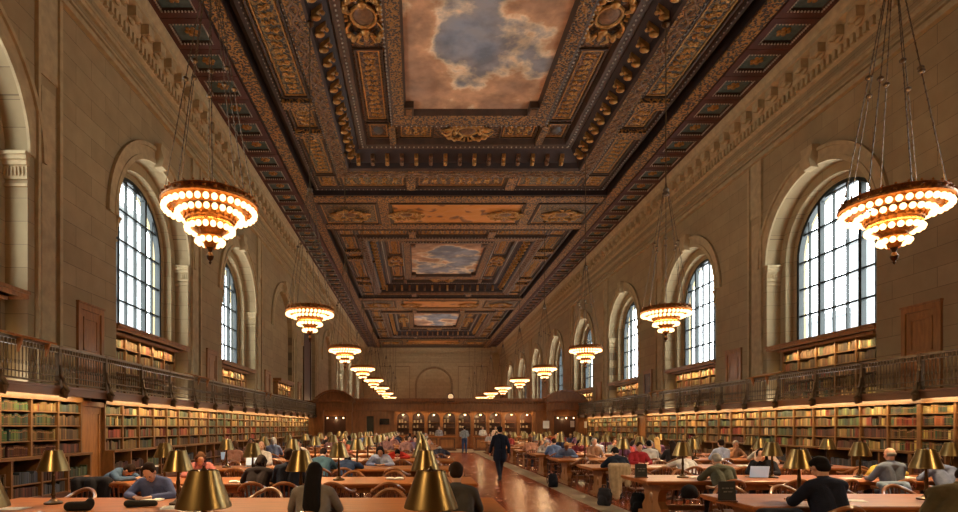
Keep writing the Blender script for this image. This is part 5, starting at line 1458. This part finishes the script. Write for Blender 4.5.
# ------------------------------------------------------------------ delivery desk screen across the room
YS = 47.
sc_ = thing('delivery_screen', 'carved oak screen with lamp lit bays crossing the room under the far arches', 'screen', (0, 0, 0))
def seg(x0, x1, y0, y1, z0, z1, name, mat, par=None): m = MB(); m.box(x0, x1, y0, y1, z0, z1); return m.build(name, mat, par or sc_)
XA, XB = XL+.2, XR-.2
m = MB(); m.box(-5.4, 10.6, YS-.1, YS+.5, 3.1, 3.75); m.box(-5.4, 10.6, YS-.3, YS+.5, 3.75, 3.86); m.box(-5.4, 10.6, YS-.42, YS+.5, 3.86, 4.05); m.box(-5.4, 10.6, YS-.2, YS+.5, 3.06, 3.14)
for k in range(60): x = -5.3+.267*k; m.box(x, x+.12, YS-.25, YS-.1, 3.62, 3.74)
m.build('cornice', PANELW, sc_)
posts = [-1.87+1.27*k for k in range(10)]
for x in posts:
    m = MB(); m.bbox(x-.13, x+.13, YS-.12, YS+.2, 0, 3.1, .02); m.bbox(x-.17, x+.17, YS-.16, YS+.2, 0, .3, .02); m.bbox(x-.16, x+.16, YS-.16, YS+.2, 2.9, 3.06, .02); m.build('post', PANELW, sc_)
for a, c in zip(posts, posts[1:]):
    xc_ = (a+c)/2
    m = MB(); A = [(xc_+.5*math.cos(PI*i/12), 2.45+.45*math.sin(PI*i/12)) for i in range(13)]
    for (x0, z0), (x1, z1) in zip(A, A[1:]): m.quad((x0,YS-.04,z0),(x1,YS-.04,z1),(x1,YS-.04,3.1),(x0,YS-.04,3.1)); m.quad((x0,YS-.04,z0),(x1,YS-.04,z1),(x1,YS+.1,z1),(x0,YS+.1,z0))
    for sx in (-1, 1): m.box(*sorted((xc_+sx*.5, xc_+sx*.64)), YS-.04, YS+.1, 0, 3.1)
    m.build('arch_panel', PANELW, sc_)
    m = MB(); m.box(xc_-.6, xc_+.6, YS+1.2, YS+1.25, 0, 3.1); 
    m.build('back_panel', PANELD, sc_)
    m = MB(); m.tube([(xc_,YS-.05,2.98),(xc_,YS-.25,3.0),(xc_,YS-.36,2.9)], .015, 6); m.lathe((xc_,YS-.36,2.72), [(.14,0),(.13,.04),(.07,.12),(.03,.17)], 14, cap=False); br = m.build('bracket_lamp', BRASS, sc_)
    m = MB(); m.ball((xc_,YS-.36,2.74), (.085,.085,.075), 8, 6); m.build('bulb', LAMPB, br)
    lamp_light('bay_light', (xc_, YS-.36, 2.64), 26, WARM, .05)
    # counter top grille / shelf in the bay
    m = MB(); m.box(xc_-.5, xc_+.5, YS-.1, YS+.3, 1.02, 1.08); m.box(xc_-.5, xc_+.5, YS, YS+.05, 0, 1.02); m.build('bay_counter', PANELW, sc_)
m = MB(); m.box(-5.5, 10.7, YS+2.4, YS+2.5, 0, 3.5); m.build('rear_partition', PANELD, sc_)
rq = random.Random(3)
for a, c in zip(posts, posts[1:]):      # papers and files standing on the bay counters, two shelves of them
    xc_ = (a+c)/2
    m = MB(); m.box(xc_-.5, xc_+.5, YS+.9, YS+1.2, 1.62, 1.65); m.box(xc_-.5, xc_+.5, YS+.9, YS+1.2, 2.05, 2.08); m.build('shelf', PANELW, sc_)
    for z, y in ((1.08, YS+.1), (1.65, YS+1.), (2.08, YS+1.)):
        for q in range(rq.choice((1, 2, 2, 3))):
            x = xc_-.36+.26*q+rq.uniform(0, .08); h = rq.uniform(.14, .3); m = MB(); m.bbox(-.07, .07, -.06, .06, 0, h, .006)
            o = m.build('file_box', M('file_board', rq.choice(((190,170,140),)), .8), None, False); o.location = (x, y, z)
            tag(o, 'pale file box standing in a lit bay of the far oak screen', 'box', 'file boxes in the far screen bays')
# plain wall lengths with a doorway and a wall screen
for x0, x1 in ((-5.4, -4.25), (-3.65, -2.0), (9.69, 10.6)):
    seg(x0, x1, YS, YS+.1, 0, 3.1, 'wall_panel', PANELW)
seg(-4.25, -3.65, YS+.3, YS+.35, 0, 2.6, 'dark_doorway', M('dark_glazing', (52,58,50), .3))
seg(-4.25, -3.65, YS, YS+.1, 2.6, 3.1, 'lintel', PANELW)
t = thing('wall_monitor', 'black flat screen on the oak wall left of the lit bays', 'screen', (-2.75, YS-.05, 2.15))
m = MB(); m.bbox(-.4, .4, -.06, 0, -.24, .24, .015); m.build('housing', BLACK, t); m = MB(); m.box(-.37, .37, -.063, -.058, -.21, .21); m.build('display', M('dead_screen', (12,14,18), .15), t)
# arched pavilions at both ends
def pavilion(x0, x1, label):
    t = thing('pavilion', label, 'pavilion', (0, 0, 0)); xc_ = (x0+x1)/2; hw = (x1-x0)/2
    for x in (x0, x1-.5):
        m = MB(); m.bbox(x, x+.5, YS-.5, YS+.3, 0, 3.1, .02); m.bbox(x-.05, x+.55, YS-.55, YS+.3, 0, .4, .02); m.bbox(x-.05, x+.55, YS-.55, YS+.3, 2.95, 3.1, .02); m.build('pier', PANELW, t)
    m = MB(); m.box(x0-.05, x1+.05, YS-.55, YS+.4, 3.1, 3.7); m.box(x0-.15, x1+.15, YS-.68, YS+.4, 3.7, 3.78); m.box(x0-.25, x1+.25, YS-.8, YS+.4, 3.78, 3.98); m.build('entablature', PANELW, t)
    m = MB(); n = 14; R = (hw*hw+.62**2)/(2*.62); cz = 4.62-R; A = []
    a0 = math.asin(min(1, hw/R))
    for i in range(n+1): a = -a0+2*a0*i/n; A.append((xc_+R*math.sin(a), cz+R*math.cos(a)))
    m.prism([(A[0][0],YS-.5,3.95)]+[(x, YS-.5, z) for x, z in A]+[(A[-1][0],YS-.5,3.95)], (0, .8, 0)); m.build('pediment', PANELW, t)
    m = MB(); A2 = [(xc_+(x-xc_)*1.12, 3.98+(z-3.98)*1.16+.04) for x, z in A]
    for (xa, za), (xb, zb), (xc2, zc2), (xd, zd) in zip(A, A[1:], A2[1:], A2):
        m.add([(xa,YS-.75,za),(xb,YS-.75,zb),(xc2,YS-.75,zc2),(xd,YS-.75,zd),(xa,YS+.4,za),(xb,YS+.4,zb),(xc2,YS+.4,zc2),(xd,YS+.4,zd)], [(0,1,2,3),(4,5,6,7),(0,1,5,4),(2,3,7,6)])
    m.build('arched_moulding', PANELW, t)
    m = MB(); m.box(x0+.5, x1-.5, YS+.25, YS+.3, 0, 3.1); m.build('back_panel', PANELD, t)
    m = MB(); m.box(x0+.5, x1-.5, YS-.15, YS+.2, 2.6, 3.1); m.build('lintel', PANELW, t)
    for dx in (-.6, .1, .7):
        m = MB(); m.ball((xc_+dx, YS-.2, 2.45), (.06,.06,.06), 8, 5); m.build('bulb', LAMPB, t)
        m = MB(); m.cyl((xc_+dx, YS-.2, 2.45), (xc_+dx, YS-.1, 2.62), .012, n=5); m.build('fitting', BRASS, t)
    lamp_light('pavilion_light', (xc_, YS-.3, 2.35), 10, WARM, .06)
    return t
pavilion(-8.25, -5.4, 'arched oak pavilion at the left end of the far screen')
pavilion(10.6, 13.55, 'arched oak pavilion at the right end of the far screen')
for x0, x1 in ((XL+.02, -8.3), (13.6, XR-.02)):
    m = MB(); m.box(x0, x1, YS+.3, YS+.4, 0, 3.9); o = m.build('oak_partition', PANELW); tag(o, 'plain oak partition closing the gap beside the %s pavilion' % ('left' if x0 < 0 else 'right'), 'partition')
# white posters on the right pavilion
for i, (px, z, w, h) in enumerate(((545, 1.9, .5, .6), (571, 1.95, .32, .5), (584, 1.9, .2, .5))):
    x = px_x(px, 46.); m = MB(); m.box(x-w/2, x+w/2, -.01, .01, z-h/2, z+h/2); o = m.build('notice', PAPER, None, False); o.location = (0, 45.6, 0)
    m2 = MB(); m2.cyl((x,0,0), (x,0,z-h/2), .015, n=6); m2.cyl((x,0,0), (x,0,.02), .16, n=12); m2.build('stand', BLACK, o)
    tag(o, 'white notice on a stand by the right pavilion, %s of three' % ('largest', 'middle', 'smallest')[i], 'notice')
# counters before the screen
def counter(x0, x1, label):
    t = thing('counter', label, 'counter', (0, 0, 0)); y0, y1 = 41.2, 42.
    m = MB(); m.box(x0, x1, y0, y1, 0, .98); m.build('body', PANELW, t)
    m = MB(); m.bbox(x0-.06, x1+.06, y0-.08, y1+.08, .98, 1.05, .015); m.build('worktop', OAK, t)
    n = max(1, int((x1-x0)/.9)); w = (x1-x0)/n
    for j in range(n):
        a = x0+j*w+.08; c = x0+(j+1)*w-.08; m = MB()
        for q in ((a,c,.15,.21),(a,c,.82,.88),(a,a+.06,.15,.88),(c-.06,c,.15,.88)): m.box(q[0], q[1], y0-.03, y0, q[2], q[3])
        m.build('panel_frame', PANELD, t)
    m = MB(); m.box(x0-.04, x1+.04, y0-.05, y1, 0, .1); m.build('plinth', PANELD, t)
counter(.2, 2.75, 'oak counter with panelled front left of the standing man')
counter(4.1, 10.2, 'long oak counter with panelled front behind the right hand tables')
counter(-6.0, -.6, 'long oak counter with panelled front behind the left hand tables')
# clock on top of the screen
t = thing('clock', 'round glowing clock on top of the oak screen', 'clock', (2.68, YS-.25, 4.2))
m = MB()
m.tube([(.26*math.cos(a*PI/12), -.03, .26*math.sin(a*PI/12)) for a in range(24)], .045, 6, 0, True); m.cyl((0,-.02,0), (0,.12,0), .27, n=24); m.box(-.3, .3, -.1, .15, -.42, -.2); m.build('case', PANELD, t)
m = MB(); m.cyl((0,-.04,0), (0,-.025,0), .23, n=24); m.build('dial', M('lit_dial', (255,214,150), .5, emit=.7, ecol=(1.,.62,.30), var=0), t)
m = MB(); m.box(-.008, .008, -.05, -.045, 0, .17); m.build('minute_hand', BLACK, t); m = MB(); m.add([(-.01,-.05,0),(.1,-.05,.06),(.105,-.05,.045),(.0,-.05,-.012)], [(0,1,2,3)]); m.build('hour_hand', BLACK, t)

# ------------------------------------------------------------------ city outside the windows
def building(x0, x1, y0, y1, h, wall, label, rows, cols, facing):
    t = thing('building', label, 'building', (0, 0, 0))
    m = MB(); m.box(x0, x1, y0, y1, -6, h); m.box(x0-.5, x1+.5, y0-.5, y1+.5, h, h+.8); m.build('walls', wall, t, False)
    xf = x0 if facing < 0 else x1; m = MB()
    for r in range(rows):
        for c in range(cols):
            yy = y0+(c+.5)*(y1-y0)/cols; zz = -4+(r+.5)*(h+3)/rows; a, b_ = sorted((xf, xf+facing*.15))
            m.box(a, b_, yy-.55, yy+.55, zz-.8, zz+.8)
    m.build('windows', M('far_window', (104,110,112), .5), t, False)
WHB = M('pale_facade', (136,140,142), .8, var=.06); GRB = M('grey_facade', (124,127,127), .8, var=.08)
building(52, 64, 34, 58, 16, WHB, 'pale office block outside the right hand windows', 7, 9, -1)
building(60, 74, 62, 79, 27, GRB, 'grey office tower farther off beyond the right hand windows', 8, 5, -1)
building(62, 76, 82, 120, 18, WHB, 'long pale block far off beyond the right hand windows', 5, 11, -1)
building(46, 56, 60, 80, 9, WHB, 'low pale block outside the right hand windows', 4, 7, -1)
building(-60, -40, 20, 52, 30, M('dark_grey_facade', (104,106,104), .8, var=.1), 'grey building outside the left hand windows', 10, 14, 1)
building(-66, -44, 58, 90, 34, M('dark_grey_facade', (104,106,104), .8, var=.1), 'grey building outside the left hand windows, farther along', 11, 14, 1)
# ------------------------------------------------------------------ hidden lamps of the bookcases, window portals, sky, camera
def strip_light(name, loc, sx, sy, rot, power, col=(1., .68, .34)):
    l = bpy.data.lights.new(name, 'AREA'); l.shape = 'RECTANGLE'; l.size = sx; l.size_y = sy; l.energy = power; l.color = col; l.spread = math.radians(150)
    o = bpy.data.objects.new(name, l); COL.objects.link(o); o.location = loc; o.rotation_euler = rot; return o
for s in (-1, 1):
    T = SIDE(s); tilt = math.radians(38)*(-1 if s > 0 else 1)
    for a, e, nc in SEGS[s]:
        strip_light('shelf_light', T(.76, (a+e)/2, 2.515), .05, e-a-.3, (0, tilt, 0), SHELF_P*(e-a))
    for k in range(0, 4 if s < 0 else 5):
        yc = BAY0+BAY*k; u = -.23 if k not in BLIND[s] else .28
        strip_light('niche_light', T(u, yc, 4.65), .04, 4.2, (0, tilt*.8, 0), NICHE_P)
    for k in range(NB):     # daylight portals just outside each pane
        if k in BLIND[s]: continue
        l = bpy.data.lights.new('portal', 'AREA'); l.shape = 'RECTANGLE'; l.size = 5.7; l.size_y = 4.6; l.cycles.is_portal = True
        o = bpy.data.objects.new('portal', l); COL.objects.link(o); o.location = T(-1.15, BAY0+BAY*k, 7.85); o.rotation_euler = (0, math.radians(90)*(1 if s > 0 else -1), 0)
w = bpy.data.worlds.new('sky'); SC.world = w; w.use_nodes = True; nt = w.node_tree; N = nt.nodes
bg = N['Background']; bg.inputs['Strength'].default_value = SKY
tc = N.new('ShaderNodeTexCoord'); sp = N.new('ShaderNodeSeparateXYZ'); nt.links.new(tc.outputs['Generated'], sp.inputs[0])
rp = N.new('ShaderNodeValToRGB'); rp.color_ramp.elements[0].position = 0.; rp.color_ramp.elements[0].color = (.90,.94,.97,1); rp.color_ramp.elements[1].position = .8; rp.color_ramp.elements[1].color = (.95,.98,1,1)
nt.links.new(sp.outputs[2], rp.inputs[0]); nt.links.new(rp.outputs[0], bg.inputs['Color'])

cam = bpy.data.cameras.new('camera'); co_ = bpy.data.objects.new('camera', cam); COL.objects.link(co_)
co_.location = (0, 0, EYE_Z); co_.rotation_euler = (PI/2, 0, 0)
cam.sensor_fit = 'HORIZONTAL'; cam.sensor_width = 36; cam.lens = 36*F/958
cam.shift_x = (479-418)/958; cam.shift_y = (426.5-256)/958; cam.clip_end = 400; cam.clip_start = .05
SC.camera = co_
vs = SC.view_settings; vs.view_transform = 'Standard'; vs.look = 'None'; vs.gamma = 1; vs.use_curve_mapping = False; vs.exposure = EXPO
cy = SC.cycles; cy.use_denoising = True; cy.max_bounces = 8; cy.diffuse_bounces = 4; cy.glossy_bounces = 4; cy.transparent_max_bounces = 12; cy.sample_clamp_indirect = 6.; cy.use_light_tree = True; cy.caustics_reflective = False; cy.caustics_refractive = False
